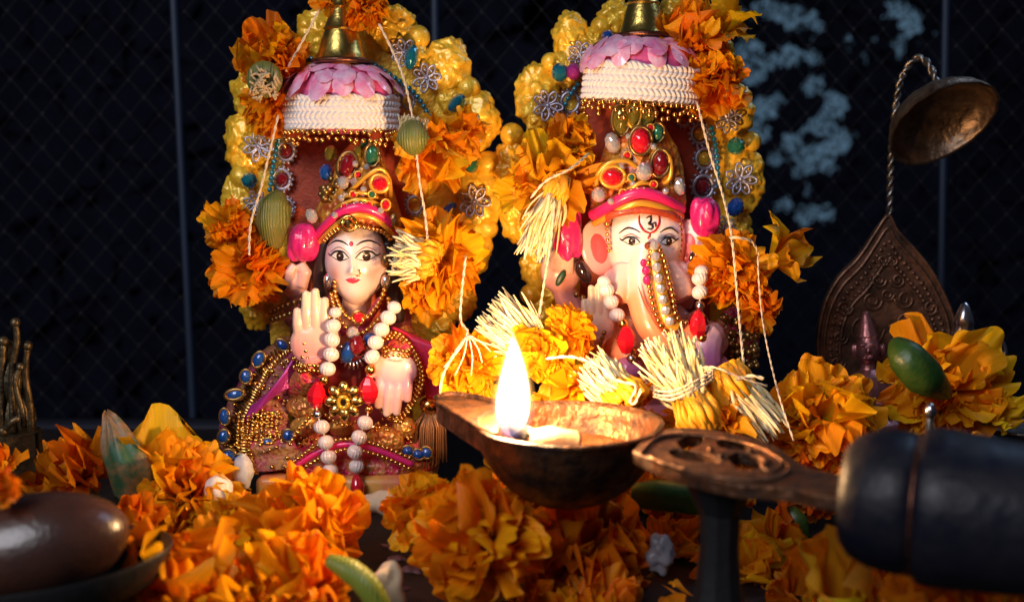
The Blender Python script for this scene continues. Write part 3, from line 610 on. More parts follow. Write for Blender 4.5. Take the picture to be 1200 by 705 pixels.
# oil, wick, flame
q = M(); q.lathe([(.001, -.86), (2.34, -.86)], 40, Matrix.Translation(LC), 1, 1.06)
tag(obj('oil', q, mat('amber_oil', (0.10, 0.032, 0.006), .05, 0, bump=(1.0, .25, 'noise')), base=LC), 'shallow amber oil lying in the lamp bowl', 'oil')
q = M(); q.tube([P(668, 522, -12.3)+Vector((0, 0, -.1)), P(645, 517, -12.6), P(622, 514, -12.5), P(606, 505, -12.3)], [.55, .45, .34, .26], 12, smooth=4)
for v in q.v: v += Vector((1, 1, 1))*.10*pnoise(v*2.3)
wk = thing('wick', 'cotton wick soaked in oil with a charred tip under the flame', 'wick', P(606, 505, -12.3))
obj('cotton', q, mat('oiled_cotton', (0.62, 0.42, 0.20), .5, sss=.2, bump=(4, .5, 'noise')), wk)
q = M(); q.tube([P(618, 513, -12.5), P(606, 503, -12.45), P(599, 492, -12.4)], [.3, .27, .12], 10, smooth=3); obj('charred_tip', q, mat('char', (0.015, 0.012, 0.012), .8, bump=(5, .6, 'noise')), wk)
fl = thing('flame', 'tall bright flame burning on the oil lamp wick', 'flame', P(600, 508, -12.45))
def flame_mat(name, stops):
    """stops: (height, colour, strength); light is added to what lies behind"""
    m = bpy.data.materials.new(name); m.use_nodes = True; n = m.node_tree.nodes; n.clear(); l = m.node_tree.links
    e = n.new('ShaderNodeEmission'); tc = n.new('ShaderNodeTexCoord'); sx = n.new('ShaderNodeSeparateXYZ'); r = n.new('ShaderNodeValToRGB'); st = n.new('ShaderNodeValToRGB'); mu = n.new('ShaderNodeMath'); mu.operation = 'MULTIPLY'; mu.inputs[1].default_value = 4
    for k, (p, c, g) in enumerate(stops):
        for rm, cc in ((r, c), (st, (g/4,)*3)):
            el_ = rm.color_ramp.elements[k] if k < 2 else rm.color_ramp.elements.new(p)
            el_.position = p; el_.color = (*cc, 1)
    l.new(tc.outputs['Generated'], sx.inputs[0]); l.new(sx.outputs['Z'], r.inputs['Fac']); l.new(sx.outputs['Z'], st.inputs['Fac']); l.new(r.outputs[0], e.inputs[0]); l.new(st.outputs[0], mu.inputs[0]); l.new(mu.outputs[0], e.inputs[1])
    tr = n.new('ShaderNodeBsdfTransparent'); ad = n.new('ShaderNodeAddShader'); o = n.new('ShaderNodeOutputMaterial')
    l.new(e.outputs[0], ad.inputs[0]); l.new(tr.outputs[0], ad.inputs[1]); l.new(ad.outputs[0], o.inputs[0]); return m
def flame_shape(w, y0, y1):
    q = M(); b = P(600, y0, -12.45); t = P(597, y1, -12.45); H = (t-b).length; pr = []
    for i in range(25):
        u = i/24; pr.append((w*(math.sin(math.pi*min(1, u**.72))**.75*(1-.38*u)+.0005), H*u))
    q.lathe(pr, 24, Matrix.Translation(b)); 
    for v in q.v: v.x += .10*math.sin((v.z-b.z)*.9)*(v.z-b.z)/H
    return q
obj('flame_core', flame_shape(.60, 512, 392), flame_mat('flame_core', [(0, (.35, .45, 1), .10), (1, (1, .60, .22), 1.6), (.10, (.8, .6, .6), .35), (.26, (1, .74, .42), 2.6), (.8, (1, .70, .36), 3.0)]), fl)
obj('flame_mantle', flame_shape(.70, 515, 386), flame_mat('flame_mantle', [(0, (.25, .35, 1), .05), (1, (1, .42, .08), .35), (.2, (1, .5, .2), .18), (.6, (1, .50, .12), .35)]), fl)
obj('flame_veil', flame_shape(.80, 516, 381), flame_mat('flame_veil', [(0, (.3, .3, 1), .02), (1, (1, .34, .05), .12), (.4, (1, .40, .08), .13)]), fl)
for i in range(2):
    l = bpy.data.lights.new('flame_light', 'POINT'); l.energy = .50; l.color = (1.0, .58, .26); l.shadow_soft_size = .42*U
    lo = bpy.data.objects.new('flame_light', l); COL.objects.link(lo); lo.parent = fl; lo.location = Vector((0, 0, 1.5+1.1*i))*U

# ------------------------------------------------------------------ shared ornament builders
def gem(parent, px, py, Y, rx, ry, m, rim=None, tilt=0, name='gem', dome=.55, n=10, nrm=None):
    c = P(px, py, Y); a = S(rx, Y); b = S(ry, Y); rot = Matrix.Rotation(math.radians(tilt), 3, 'Y')
    if nrm is not None:
        z = Vector(nrm).normalized(); rot = Vector((0, -1, 0)).rotation_difference(z).to_matrix() @ rot
    q = M(); v = []; f = []; rings = [(1.0, 0), (.92, .28), (.66, .75), (.30, 1.0)]; h = min(a, b)*dome*1.6
    for k, (r, d) in enumerate(rings):
        for i in range(n):
            t = 2*math.pi*(i+.5*(k % 2))/n; v.append(c+rot @ Vector((a*r*math.cos(t), -h*d, b*r*math.sin(t))))
    for k in range(len(rings)-1):
        for i in range(n):
            i2 = (i+1) % n
            if k % 2 == 0: f += [(k*n+i, k*n+i2, (k+1)*n+i), (k*n+i2, (k+1)*n+i2, (k+1)*n+i)]
            else: f += [(k*n+i, k*n+i2, (k+1)*n+i2), (k*n+i, (k+1)*n+i2, (k+1)*n+i)]
    f.append(tuple(range((len(rings)-1)*n, len(rings)*n))); q.add(v, f); g = obj(name, q, m, parent, smooth=False)
    if rim:
        q = M(); L = [c+rot @ Vector((a*1.08*math.cos(t), 0, b*1.08*math.sin(t))) for t in [2*math.pi*i/20 for i in range(21)]]
        q.tube(L, min(.09, a*.28), 6); obj('gem_setting', q, rim, parent)
    return g
def filigree(parent, px, py, Y, rpx, seed=0, m=None):
    q = M(); c = P(px, py, Y); r = S(rpx, Y); rg = random.Random(seed)
    for k in range(7):
        a = 2*math.pi*k/7+rg.uniform(-.2, .2); d = Vector((math.cos(a), -.12, math.sin(a))); e = Vector((-math.sin(a), 0, math.cos(a)))
        pts = [c+d*r*.12, c+d*r*.55+e*r*.24, c+d*r*.98+e*r*.12, c+d*r*.98-e*r*.12, c+d*r*.55-e*r*.24, c+d*r*.12]
        q.tube(curve(pts, 4), r*.085, 5); q.ell(c+d*r*.62, r*.13, 6, 5)
    q.ell(c, r*.2, 8, 6); return obj('filigree', q, m or LACE, parent)
def lacering(parent, px, py, Y, rpx, m=None, centre=None):
    q = M(); c = P(px, py, Y); r = S(rpx, Y)
    L = [c+Vector((math.cos(t)*r*.72, 0, math.sin(t)*r*.82)) for t in [2*math.pi*i/22 for i in range(23)]]; q.tube(L, r*.17, 6)
    for i in range(14):
        t = 2*math.pi*i/14; q.ell(c+Vector((math.cos(t)*r*.95, -.02, math.sin(t)*r*1.05)), r*.15, 6, 5)
    o = obj('lace_ring', q, m or LACE, parent)
    if centre: gem(parent, px, py, Y+.02, rpx*.55, rpx*.62, centre, name='stud')
    return o
def lobe(parent, px, py, Y, rx, ry, seed, name='scallop'):
    q = M(); c = P(px, py, Y); a, b = S(rx, Y), S(ry, Y); a *= 1.12; b *= 1.10; q.ell(c, (a, .42*min(a, b)+.22, b), 60, 44)
    for v in q.v:
        d = v-c; s = pnoise(d*1.5+Vector((seed*3.1, 0, 0)))*.16+abs(pnoise(d*3.0+Vector((0, seed, 0))))*.22+abs(pnoise(d*7+Vector((seed, 0, 2))))*.07-.08
        ang = math.atan2(d.z, d.x); s += .035*math.sin(ang*7+seed); v += d.normalized()*s
    return obj(name, q, GOLD, parent)
def ball(parent, px, py, Y, r, m=None, name='gold_ball'):
    q = M(); q.ell(P(px, py, Y), S(r, Y), 18, 12); return obj(name, q, m or GOLD, parent)
def throne(label, outline, panel, lobes, balls, cx, band, domet, fin, fil, gems, rings, strings, base, seat, tilt=0):
    t = thing('idol_throne', label, 'throne', base)
    q = M(); q.prism([P(x, y, 1.35) for x, y in outline], Vector((0, .8, 0))); obj('back_plate', q, GOLD, t, smooth=False)
    q = M(); q.prism(curve([P(x, y, 1.12) for x, y in panel], 4), Vector((0, .22, 0))); obj('panel', q, MAROON, t, smooth=False)
    for i, (x, y, a, b) in enumerate(lobes): lobe(t, x, y, 1.2, a, b, i+cx)
    for x, y, r in balls: ball(t, x, y, 1.1, r)
    for i in range(1, len(outline)-1):
        x, y = outline[i]; lobe(t, x+(cx-x)*.08, y+(250-y)*.06, 1.05, 15, 17, i*7+cx, 'inner_scallop')
    q = M(); q.box(Vector(seat[0]), seat[1]); so = obj('seat', q, mat('coral_seat', (0.62, 0.16, 0.09), .35, coat=.3, var=((0.72, 0.36, 0.08), .7, .12)), t)
    bv = so.modifiers.new('bevel', 'BEVEL'); bv.width = .35*U; bv.segments = 4
    # canopy: crochet band, beads, sequin dome, brass finial
    y0, y1, hw = band; YC = -.55; c0 = P(cx, y1, YC); c1 = P(cx, y0, YC); rx = S(hw, YC); ry = 1.62; H = (c1-c0).length
    rt = Matrix.Rotation(math.radians(tilt), 3, 'Y')
    def bf(u, v):
        a = 2*math.pi*u; row = v*6; k = row-int(row); ch = abs(math.sin(math.pi*(u*64+(k if int(row) % 2 else 1-k)*.9)))
        h = .085*ch*(math.sin(math.pi*k)**.5) if 0 < v < 1 else 0
        fl_ = 1+.02*math.sin(a*9+2)*(v-.3)
        return c0+rt @ Vector(((rx+h)*fl_*math.cos(a), (ry+h)*fl_*math.sin(a), H*v+.05*math.sin(a*13)*(1 if v > .9 else 0)))
    can = M(); can.grid(bf, 512, 42); bo = obj('crochet_band', can, CROCHET, t)
    q = M(); L = []
    for i in range(61):
        a = math.pi+math.pi*i/60; L.append(c0+rt @ Vector((rx*1.0*math.cos(a), ry*math.sin(a)-.05, -.12)))
    for k in range(3):
        LL = [p+Vector((0, .05*k, -.20*k-.10*R()*k)) for p in L]
        for i, p in enumerate(resample(LL, .25+.03*k)):
            if k == 2 and R() < .55: continue
            q.ell(p+Vector((rr(-.03, .03), rr(-.05, .02), rr(-.07, .07))), .105, 8, 6)
    obj('bead_fringe', q, GOLDB, bo, kind='stuff')
    dh = (P(cx, domet, YC)-c1).length
    dm = M(); dm.ell(c1+Vector((0, 0, -.1)), (rx*.95, ry*.95, dh+.1), 32, 16); do = obj('dome', dm, PINKD, t)
    n = 0
    for ring, (el, cnt) in enumerate(((17, 13), (36, 12), (55, 9), (74, 6))):
        for i in range(cnt):
            a = 2*math.pi*(i+.5*ring)/cnt+rr(-.12, .12); e = math.radians(el+rr(-5, 5))
            nrm = Vector((math.cos(a)*math.cos(e), math.sin(a)*math.cos(e), math.sin(e)*1.2)).normalized(); pos = c1+Vector((rx*.98*math.cos(a)*math.cos(e), ry*.98*math.sin(a)*math.cos(e), dh*math.sin(e)))
            if nrm.y > .6: continue
            x, y, z = frame(nrm+Vector((rr(-.2, .2), rr(-.2, .2), rr(.05, .45)))); sq = M(); sr = rr(.42, .58)
            sq.grid(lambda u, v: pos+z*(.03+.12*(1-v*v)+.03*math.sin(31.4*u)*v)+(x*math.cos(6.2832*u)+y*math.sin(6.2832*u)*1.25)*sr*v*(1+.1*math.sin(12.566*u+a)), 14, 3); obj('sequin_petal', sq, PINKP, do); n += 1
    fb = P(cx+fin[2], fin[0], YC); sc_ = S(fin[1], YC)
    q = M(); q.lathe([(.001, 0), (1.0*sc_, 0), (1.02*sc_, .08), (.92*sc_, .2), (.82*sc_, .5), (.74*sc_, .85), (.60*sc_, 1.25), (.66*sc_, 1.32), (.60*sc_, 1.4), (.48*sc_, 1.7), (.36*sc_, 2.1), (.42*sc_, 2.2), (.30*sc_, 2.35), (.20*sc_, 3.0), (.001, 3.3)], 28, Matrix.Translation(fb)); obj('brass_finial', q, BRASS, t, sharp=40)
    q = M(); q.tube([fb+Vector((math.cos(a)*1.04*sc_, math.sin(a)*1.04*sc_, .02)) for a in [2*math.pi*i/24 for i in range(25)]], .10, 6); obj('finial_ring', q, COPPER, t)
    for i, (x, y, r) in enumerate(fil): filigree(t, x, y, .45, r, i)
    for g in gems: gem(t, g[0], g[1], .25, g[2], g[3], g[4], tilt=g[5] if len(g) > 5 else 0, dome=.7)
    for g in rings: lacering(t, g[0], g[1], .85, g[2], centre=g[3] if len(g) > 3 else None)
    for s in strings: obj('bead_string', beads(curve([P(x, y, .55) for x, y in s], 6), .12, .24), TEAL, t, kind='stuff')
    return t

# ------------------------------------------------------------------ the goddess throne and figure
Tg = throne('gold scalloped throne with pink sequin dome behind the seated goddess figure',
 [(330, 572), (312, 330), (292, 250), (290, 170), (312, 100), (350, 55), (390, 20), (450, 18), (500, 60), (540, 110), (556, 180), (552, 270), (530, 400), (505, 572)],
 [(345, 540), (338, 330), (334, 170), (345, 118), (400, 92), (458, 116), (476, 170), (482, 330), (480, 540)],
 [(464, 34, 21, 26), (525, 80, 24, 32), (559, 142, 24, 32), (560, 235, 25, 36), (552, 290, 22, 30), (538, 345, 18, 30), (372, 40, 22, 26), (328, 66, 22, 28), (286, 168, 21, 34), (279, 236, 18, 28), (296, 112, 22, 30), (290, 305, 20, 30), (300, 360, 16, 26)],
 [(490, 44, 14), (549, 104, 14), (572, 192, 15), (352, 50, 10), (284, 208, 15), (572, 268, 12), (306, 90, 10)],
 400, (113, 153, 66), 74, (73, 31, 0),
 [(500, 92, 16), (474, 62, 15), (551, 152, 17), (556, 236, 18), (303, 172, 17), (300, 238, 14)],
 [(482, 67, 8, 15, TEAL, 12), (535, 121, 8, 13, TEAL, 40), (552, 193, 9, 10, GREENG), (292, 212, 10, 10, TEAL), (361, 69, 6, 4, TEAL), (527, 244, 10, 6, BLUE, -40)],
 [(335, 177, 13, DRED), (330, 210, 14, DRED), (335, 243, 12), (464, 105, 10), (478, 118, 10), (486, 240, 12)],
 [[(428, 70), (455, 86), (488, 112), (510, 150)], [(327, 156), (321, 190), (316, 224)]],
 (P(415, 400, 0).x, .8, 0), (P(415, 560, 0)*1.0+Vector((0, -.4, -P(415, 560, 0).z+.75)), (3.5, 3.0, .75)))

gd = thing('goddess_figure', 'seated goddess figure in maroon dress with tall gold crown and raised palm', 'figurine', (P(415, 500, -1).x, -.6, .9))
SKIN = (0.80, 0.53, 0.43)
HC = P(418, 308, -1.0); RXF, RZF, RYF = 1.29, 1.80, 1.25
def sm(a, b, x): t = max(0, min(1, (x-a)/(b-a))); return t*t*(3-2*t)
def face_rx(z): return RXF*(1-.36*max(0, -z/RZF)**1.6)
def Fg(x, z):
    d2 = (x/face_rx(z))**2+(z/RZF)**2; y = -RYF*math.sqrt(max(0, 1-d2)); g = math.exp
    b = .13*g(-(x/.13)**2)*sm(-.40, -.15, z)*(1-sm(.1, .6, z)) + .20*g(-(x/.19)**2-((z+.25)/.17)**2) + .04*g(-((abs(x)-.18)/.1)**2-((z+.30)/.1)**2)
    b += .07*g(-(x/.28)**2-((z+.60)/.11)**2) + .08*g(-(x/.4)**2-((z+1.30)/.28)**2) - .09*g(-((abs(x)-.52)/.32)**2-((z-.33)/.20)**2) + .05*g(-((abs(x)-.66)/.3)**2-((z+.30)/.35)**2)
    return y-b*max(0, 1-d2)**.5
def face_mesh(F, c, rxf, rz, back, nu=72, nv=30):
    q = M(); v = []; f = []
    for j in range(nv+1):
        s = math.sin(math.pi/2*j/nv)
        for i in range(nu):
            t = 2*math.pi*i/nu; z = rz*s*math.sin(t)*.999; x = rxf(z)*math.sqrt(max(0, 1-(z/rz)**2))*0
            z = rz*.999*s*math.sin(t); x = rxf(z)*.999*s*math.cos(t); v.append(c+Vector((x, F(x, z), z)))
    for j in range(nv):
        for i in range(nu): i2 = (i+1) % nu; f.append((j*nu+i, j*nu+i2, (j+1)*nu+i2, (j+1)*nu+i))
    b = len(v)
    for j in range(1, 7):
        s = math.cos(math.pi/2*j/6)
        for i in range(nu):
            t = 2*math.pi*i/nu; z = rz*.999*s*math.sin(t); x = rxf(z)*.999*s*math.cos(t); v.append(c+Vector((x, back*math.sin(math.pi/2*j/6), z)))
    for j in range(6):
        p = nv if j == 0 else None; r0 = nv*nu if j == 0 else b+(j-1)*nu; r1 = b+j*nu
        for i in range(nu): i2 = (i+1) % nu; f.append((r0+i, r0+i2, r1+i2, r1+i))
    return q.add(v, f)
def mixc(a, b, t): t = max(0, min(1, t)); return tuple(a[i]*(1-t)+b[i]*t for i in range(3))
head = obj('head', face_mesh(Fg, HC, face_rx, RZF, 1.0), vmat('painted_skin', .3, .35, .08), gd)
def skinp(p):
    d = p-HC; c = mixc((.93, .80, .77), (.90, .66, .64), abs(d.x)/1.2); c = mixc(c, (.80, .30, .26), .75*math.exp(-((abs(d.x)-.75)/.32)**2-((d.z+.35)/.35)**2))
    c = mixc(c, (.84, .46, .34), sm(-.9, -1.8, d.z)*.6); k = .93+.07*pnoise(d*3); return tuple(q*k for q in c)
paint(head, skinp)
def decal(name, F, c, pts, m, parent, off=.018, cen=None):
    cx_ = sum(p[0] for p in pts)/len(pts); cz_ = sum(p[1] for p in pts)/len(pts); q = M(); v = []; f = []; n = len(pts); K = 5
    for k in range(K):
        s = (k+1)/K
        for x, z in pts: X = cx_+(x-cx_)*s; Z = cz_+(z-cz_)*s; v.append(c+Vector((X, F(X, Z)-off*(1 if k < K-1 else .2), Z)))
    v.append(c+Vector((cx_, F(cx_, cz_)-off, cz_)))
    for k in range(K-1):
        for i in range(n): i2 = (i+1) % n; f.append((k*n+i, k*n+i2, (k+1)*n+i2, (k+1)*n+i))
    for i in range(n): f.append((K*n, i, (i+1) % n))
    return obj(name, q.add(v, f), m, parent)
def oval(cx, cz, a, b, n=20, rot=0): return [(cx+a*math.cos(t)*math.cos(rot)-b*math.sin(t)*math.sin(rot), cz+a*math.cos(t)*math.sin(rot)+b*math.sin(t)*math.cos(rot)) for t in [2*math.pi*i/n for i in range(n)]]
def almond(cx, cz, a, up, dn, n=12, lift=.04, s=1):
    o = []
    for i in range(n+1): t = -1+2*i/n; o.append((cx+a*t*s, cz+up*(1-t*t)+lift*t))
    for i in range(n-1, 0, -1): t = -1+2*i/n; o.append((cx+a*t*s, cz-dn*(1-t*t)+lift*t))
    return o
def stroke(name, F, c, pts, wd, m, parent, off=.02):
    q = M(); pp = [c+Vector((x, F(x, z)-off, z)) for x, z in pts]; n = len(pp); q.tube(curve(pp, 5), [wd*(.25+.75*math.sin(math.pi*(i+.6)/(5*(n-1)+2))) for i in range(5*(n-1)+1)], 6, flat=.5); return obj(name, q, m, parent)
def eyes(F, c, par, ex, ez, a, up, dn, ir, brow, lx=None, look=(0, 0)):
    for s in (-1, 1):
        x0 = s*ex
        e = decal('eye', F, c, almond(x0, ez, a, up, dn, s=s), WHITE, par, .016)
        decal('iris', F, c, oval(x0+look[0], ez+look[1]+.02, ir, ir*1.12), IRIS, e, .026)
        decal('pupil', F, c, oval(x0+look[0], ez+look[1]+.02, ir*.55, ir*.6), BLACK, e, .033)
        decal('eye_glint', F, c, oval(x0+look[0]-.06*a, ez+look[1]+.05, ir*.22, ir*.22, 8), WHITE, e, .04)
        stroke('eyeliner', F, c, [(x0-s*a*1.02, ez-.05), (x0-s*a*.5, ez+up*.80), (x0, ez+up*1.02), (x0+s*a*.55, ez+up*.86), (x0+s*a*1.02, ez+.04), (x0+s*a*1.3, ez+.12)], .045, BLACK, e)
        stroke('lower_liner', F, c, [(x0-s*a*.9, ez-.06), (x0, ez-dn*1.02), (x0+s*a*.95, ez+.02)], .022, BLACK, e)
        stroke('lid_line', F, c, [(x0-s*a*1.0, ez+.03+up*.5), (x0, ez+up*1.75), (x0+s*a*1.0, ez+up*.9)], .018, mat('brown_line', (.30, .06, .05), .4), par)
        stroke('eyebrow', F, c, [(x0-s*a*brow[1], ez+brow[0]-.08), (x0-s*a*.3, ez+brow[0]+.06), (x0+s*a*.5, ez+brow[0]+.08), (x0+s*a*1.35, ez+brow[0]-.14)], .042, BLACK, par)
eyes(Fg, HC, head, .53, .34, .40, .22, .14, .18, (.54, .92), look=(.02, 0))
decal('lips', Fg, HC, [(-.30, -.57), (-.16, -.50), (-.05, -.47), (0, -.49), (.05, -.47), (.16, -.50), (.30, -.57), (.18, -.68), (0, -.73), (-.18, -.68)], LIP, head, .03)
stroke('lip_line', Fg, HC, [(-.30, -.575), (-.1, -.59), (.1, -.59), (.30, -.575)], .014, REDP, head, .035)
decal('forehead_mark', Fg, HC, oval(-.05, .86, .085, .10, 14), REDP, head, .03)
q = M(); q.tube([HC+Vector((.22+.11*math.cos(t), Fg(.3, -.25)-.06, -.28+.12*math.sin(t))) for t in [2*math.pi*i/14 for i in range(15)]], .03, 6); obj('nose_ring', q, GOLDB, head)
# hair, neck, body
q = M(); q.ell(HC+Vector((0, .75, .25)), (1.62, 1.2, 1.75), 24, 16)
for s in (-1, 1): q.tube([HC+Vector((s*1.25, .1, .9)), HC+Vector((s*1.48, .15, -.2)), HC+Vector((s*1.55, .3, -1.4)), HC+Vector((s*1.7, .4, -2.5))], [.34, .36, .36, .2], 10, smooth=5)
obj('hair', q, HAIR, gd)
body = M(); NK = P(417, 368, -.7)
body.tube([HC+Vector((0, .1, -1.3)), NK, P(416, 388, -.6)], [.62, .60, .85], 14, smooth=3)
body.ell(P(415, 405, -.4), (1.75, 1.05, 1.0), 20, 14); body.ell(P(414, 445, -.4), (1.45, 1.0, 1.6), 20, 14); body.ell(P(412, 500, -.5), (2.3, 1.5, 1.3), 20, 14)
sk1 = gradmat('chest_skin', [(0, (.30, .03, .03)), (.62, (.32, .03, .04)), (.70, (.74, .34, .22)), (1, (.82, .50, .36))], .3, .35, noise=.05)
remesh(obj('torso', body, sk1, gd), .07, 4)
lg = M()
lg.ell(P(412, 520, -.6), (2.9, 1.7, 1.2), 20, 14)
for s in (-1, 1): lg.tube([P(412+s*30, 520, -1.2), P(412+s*85, 525, -1.5), P(412+s*50, 545, -2.3), P(412-s*10, 550, -2.5)], [1.0, .95, .8, .6], 12, smooth=4)
for v in lg.v: v.z = max(v.z, 1.42)
remesh(obj('skirt', lg, CLOTH, gd), .07, 3)
am = M()
am.tube([P(372, 392, -.3), P(346, 425, -.7), P(343, 450, -1.3), P(358, 446, -2.3), P(366, 434, -2.75)], [.66, .60, .60, .60, .62], 12, smooth=4); remesh(obj('sleeve', am, CLOTH, gd), .06, 3)
am = M()
am.tube([P(464, 392, -.3), P(492, 425, -.7), P(490, 448, -1.4), P(474, 422, -2.3), P(464, 408, -2.8)], [.70, .66, .64, .64, .60], 12, smooth=4); remesh(obj('sleeve', am, CLOTH, gd), .06, 3)
def hand(parent, wr, tip, Lw, thumb, m, Yd=0, spread=.0, name='hand'):
    a = P(*wr); b = P(*tip); d = (b-a).normalized(); L = (b-a).length; x = Vector((d.z, 0, -d.x)).normalized()*Lw; y = Vector((0, -1, 0))
    q = M(); q.tube([a-d*.02*L, a+d*.12*L], [.13*L, .17*L], 12); rot = Matrix((x.normalized(), x.normalized().cross(d), d)).transposed()
    q.ell(a+d*.30*L, (.25*L*abs(Lw), .12*L, .30*L), 18, 12, rot)
    for off, ln, st in ((-.155, .74, .42), (-.052, .97, .45), (.052, 1.0, .45), (.152, .88, .42)):
        p0 = a+d*st*L+x*off*L*.92; p2 = a+d*ln*L+x*off*L*(1.0+spread); p1 = p0.lerp(p2, .5)+y*.025*L
        q.tube([p0-d*.1*L, p0, p1, p2], [.064*L*Lw, .064*L*Lw, .060*L*Lw, .046*L*Lw], 10, smooth=3); q.ell(p2, .047*L*Lw, 10, 8)
    s = thumb
    t0 = a+d*.16*L+x*s*.13*L; t1 = a+d*.33*L+x*s*.25*L+y*.05*L; t2 = a+d*.50*L+x*s*.25*L+y*.09*L
    q.tube([t0, t1, t2], [.075*L, .06*L, .05*L], 10, smooth=3); q.ell(t2, .05*L, 10, 8)
    o = remesh(obj(name, q, m, parent), .04, 5); return o
HS1 = gradmat('raised_palm_skin', [(0, (.72, .22, .26)), (.35, (.80, .42, .36)), (1, (.86, .70, .52))], .3, .3, noise=.1, sss=.05)
HS2 = gradmat('lowered_palm_skin', [(0, (.88, .62, .50)), (.5, (.82, .34, .46)), (1, (.86, .56, .52))], .3, .3, noise=.15, sss=.05)
hand(gd, (367, 428, -2.9), (364, 342, -3.0), 1.22, 1, HS1)
hand(gd, (464, 412, -3.0), (459, 484, -3.1), 1.5, 1, HS2)
for wx, wy in ((464, 412), (366, 430)):
    for k in range(2):
        c = P(wx, wy-3+6*k, -2.95); q = beads([c+Vector((.52*math.cos(t), .36*math.sin(t), .05*math.sin(t*3))) for t in [2*math.pi*i/40 for i in range(41)]], .095, .19); obj('bangle', q, GOLDB, gd, kind='stuff')
obj('palm_mark', (lambda q: (q.ell(P(448, 442, -3.05), (.22, .08, .24), 10, 8), q)[1])(M()), GOLDB, gd)
# rear arm with lotus bud
q = M(); q.tube([P(366, 385, .2), P(346, 372, .1), P(350, 345, -.4)], [.5, .5, .42], 12, smooth=3); q.ell(P(343, 332, -.7), (.66, .42, .62), 14, 10); q.tube([P(352, 335, -.9), P(358, 318, -1.0), P(352, 308, -1.0)], [.3, .28, .2], 8); q.tube([P(340, 335, -.9), P(340, 318, -1.1), P(346, 310, -1.1)], [.26, .24, .18], 8)
remesh(obj('rear_arm', q, gradmat('rear_arm_skin', [(0, (.34, .05, .06)), (.4, (.55, .22, .24)), (1, (.80, .50, .44))], .35, .3), gd), .05, 3)
q = M(); q.ell(P(330, 337, -1.5), (.28, .1, .16), 12, 8, Matrix.Rotation(math.radians(-40), 3, 'Y')); obj('palm_mark', q, BLACK, gd)
def lotus(parent, px, py, Y, rx, ry, seed):
    q = M(); rg = random.Random(seed); c = P(px, py, Y); a, b = S(rx, Y), S(ry, Y)
    q.ell(c, (a*.86, a*.8, b*.86), 18, 12)
    for i in range(9):
        t = i*GOLDEN; e = rg.uniform(-.5, .5); d = Vector((math.cos(t), math.sin(t), 0)); p = c+Vector((d.x*a*.42, d.y*a*.42, e*b*.5))
        rot = (Matrix.Rotation(t, 3, 'Z') @ Matrix.Rotation(rg.uniform(-.25, .25), 3, 'Y')); q.ell(p, (a*.50, a*.42, b*.66), 14, 10, rot)
    return remesh(obj('lotus_bud', q, MAGENTA, parent), .05, 2)
lotus(gd, 356, 284, -1.1, 21, 27, 1); gem(gd, 365, 253, -1.8, 7, 9, CLEAR, tilt=-20)
obj('armlet', beads(curve([P(318, 365, -.6), P(335, 358, -1.2), P(352, 352, -1.3), P(364, 345, -1.0)], 6), .14), OLDG, gd, kind='stuff')
obj('armlet', beads(curve([P(320, 374, -.6), P(336, 369, -1.2), P(352, 363, -1.3), P(364, 357, -1.0)], 6), .14), OLDG, gd, kind='stuff')
# wrist bangles, necklaces, trims of small gold beads
q = M()
for k in range(4):
    q2 = beads(curve([P(340+2*k, 402+k*9, -2.5), P(350+2*k, 400+k*9, -3.1), P(362+2*k, 404+k*9, -3.2)], 5), .10, .21); q.add(q2.v, q2.f)
obj('bangle', q, GOLDB, gd, kind='stuff')
q = M()
for pts in ([(345, 430), (352, 440), (364, 444), (376, 440)], [(392, 330), (394, 350), (404, 368), (417, 376), (432, 370), (446, 352), (452, 335)], [(388, 345), (392, 362), (404, 382), (418, 391), (434, 384), (450, 366)], [(384, 352), (386, 372), (396, 396)], [(455, 350), (457, 372), (450, 392)]):
    q2 = beads(curve([P(x, y, -2.05-.5*(y > 360)) for x, y in pts], 6), .105, .2); q.add(q2.v, q2.f)
obj('gold_necklace', q, GOLDB, gd, kind='stuff')
q = M()
for k in range(3):
    q2 = beads(curve([P(x, y, -2.75-.05*k) for x, y in ((444-k*3, 400-k*2), (466, 396-3*k), (482+k*3, 415), (488+k*4, 445), (480+k*3, 470), (468, 486+3*k), (448-k*2, 480))], 6), .085, .18); q.add(q2.v, q2.f)
obj('cuff_trim', q, GOLDB, gd, kind='stuff')
q = M(); q.tube(curve([P(420, 395, -2.2), P(432, 372, -2.1), P(448, 350, -1.8)], 5), .17, 8); q.tube(curve([P(404, 392, -2.2), P(396, 372, -2.0), P(388, 345, -1.8)], 5), .15, 8); obj('neckline_band', q, mat('magenta_velvet', (.42, .02, .10), .5, bump=(7, .5, 'voronoi')), gd)
gem(gd, 420, 372, -2.5, 7, 7, REDG, GOLDB); gem(gd, 413, 390, -2.7, 8, 8, CLEAR); gem(gd, 419, 405, -3.0, 11, 13, DRED); gem(gd, 408, 412, -2.85, 9, 15, BLUE, tilt=25); gem(gd, 434, 398, -2.7, 9, 9, BLUE, tilt=30)
q = M()
for i in range(12):
    a = math.radians(170+i*17); q.tube([P(414+12*math.cos(a), 408-15*math.sin(a), -2.8), P(414+19*math.cos(a), 410-23*math.sin(a), -2.8)], .055, 5)
obj('silver_crescent', q, SILV, gd)
gem(gd, 452, 330, -1.6, 6, 9, SILV); gem(gd, 384, 330, -1.6, 5, 10, SILV); gem(gd, 452, 305, -1.7, 6, 9, OLDG)
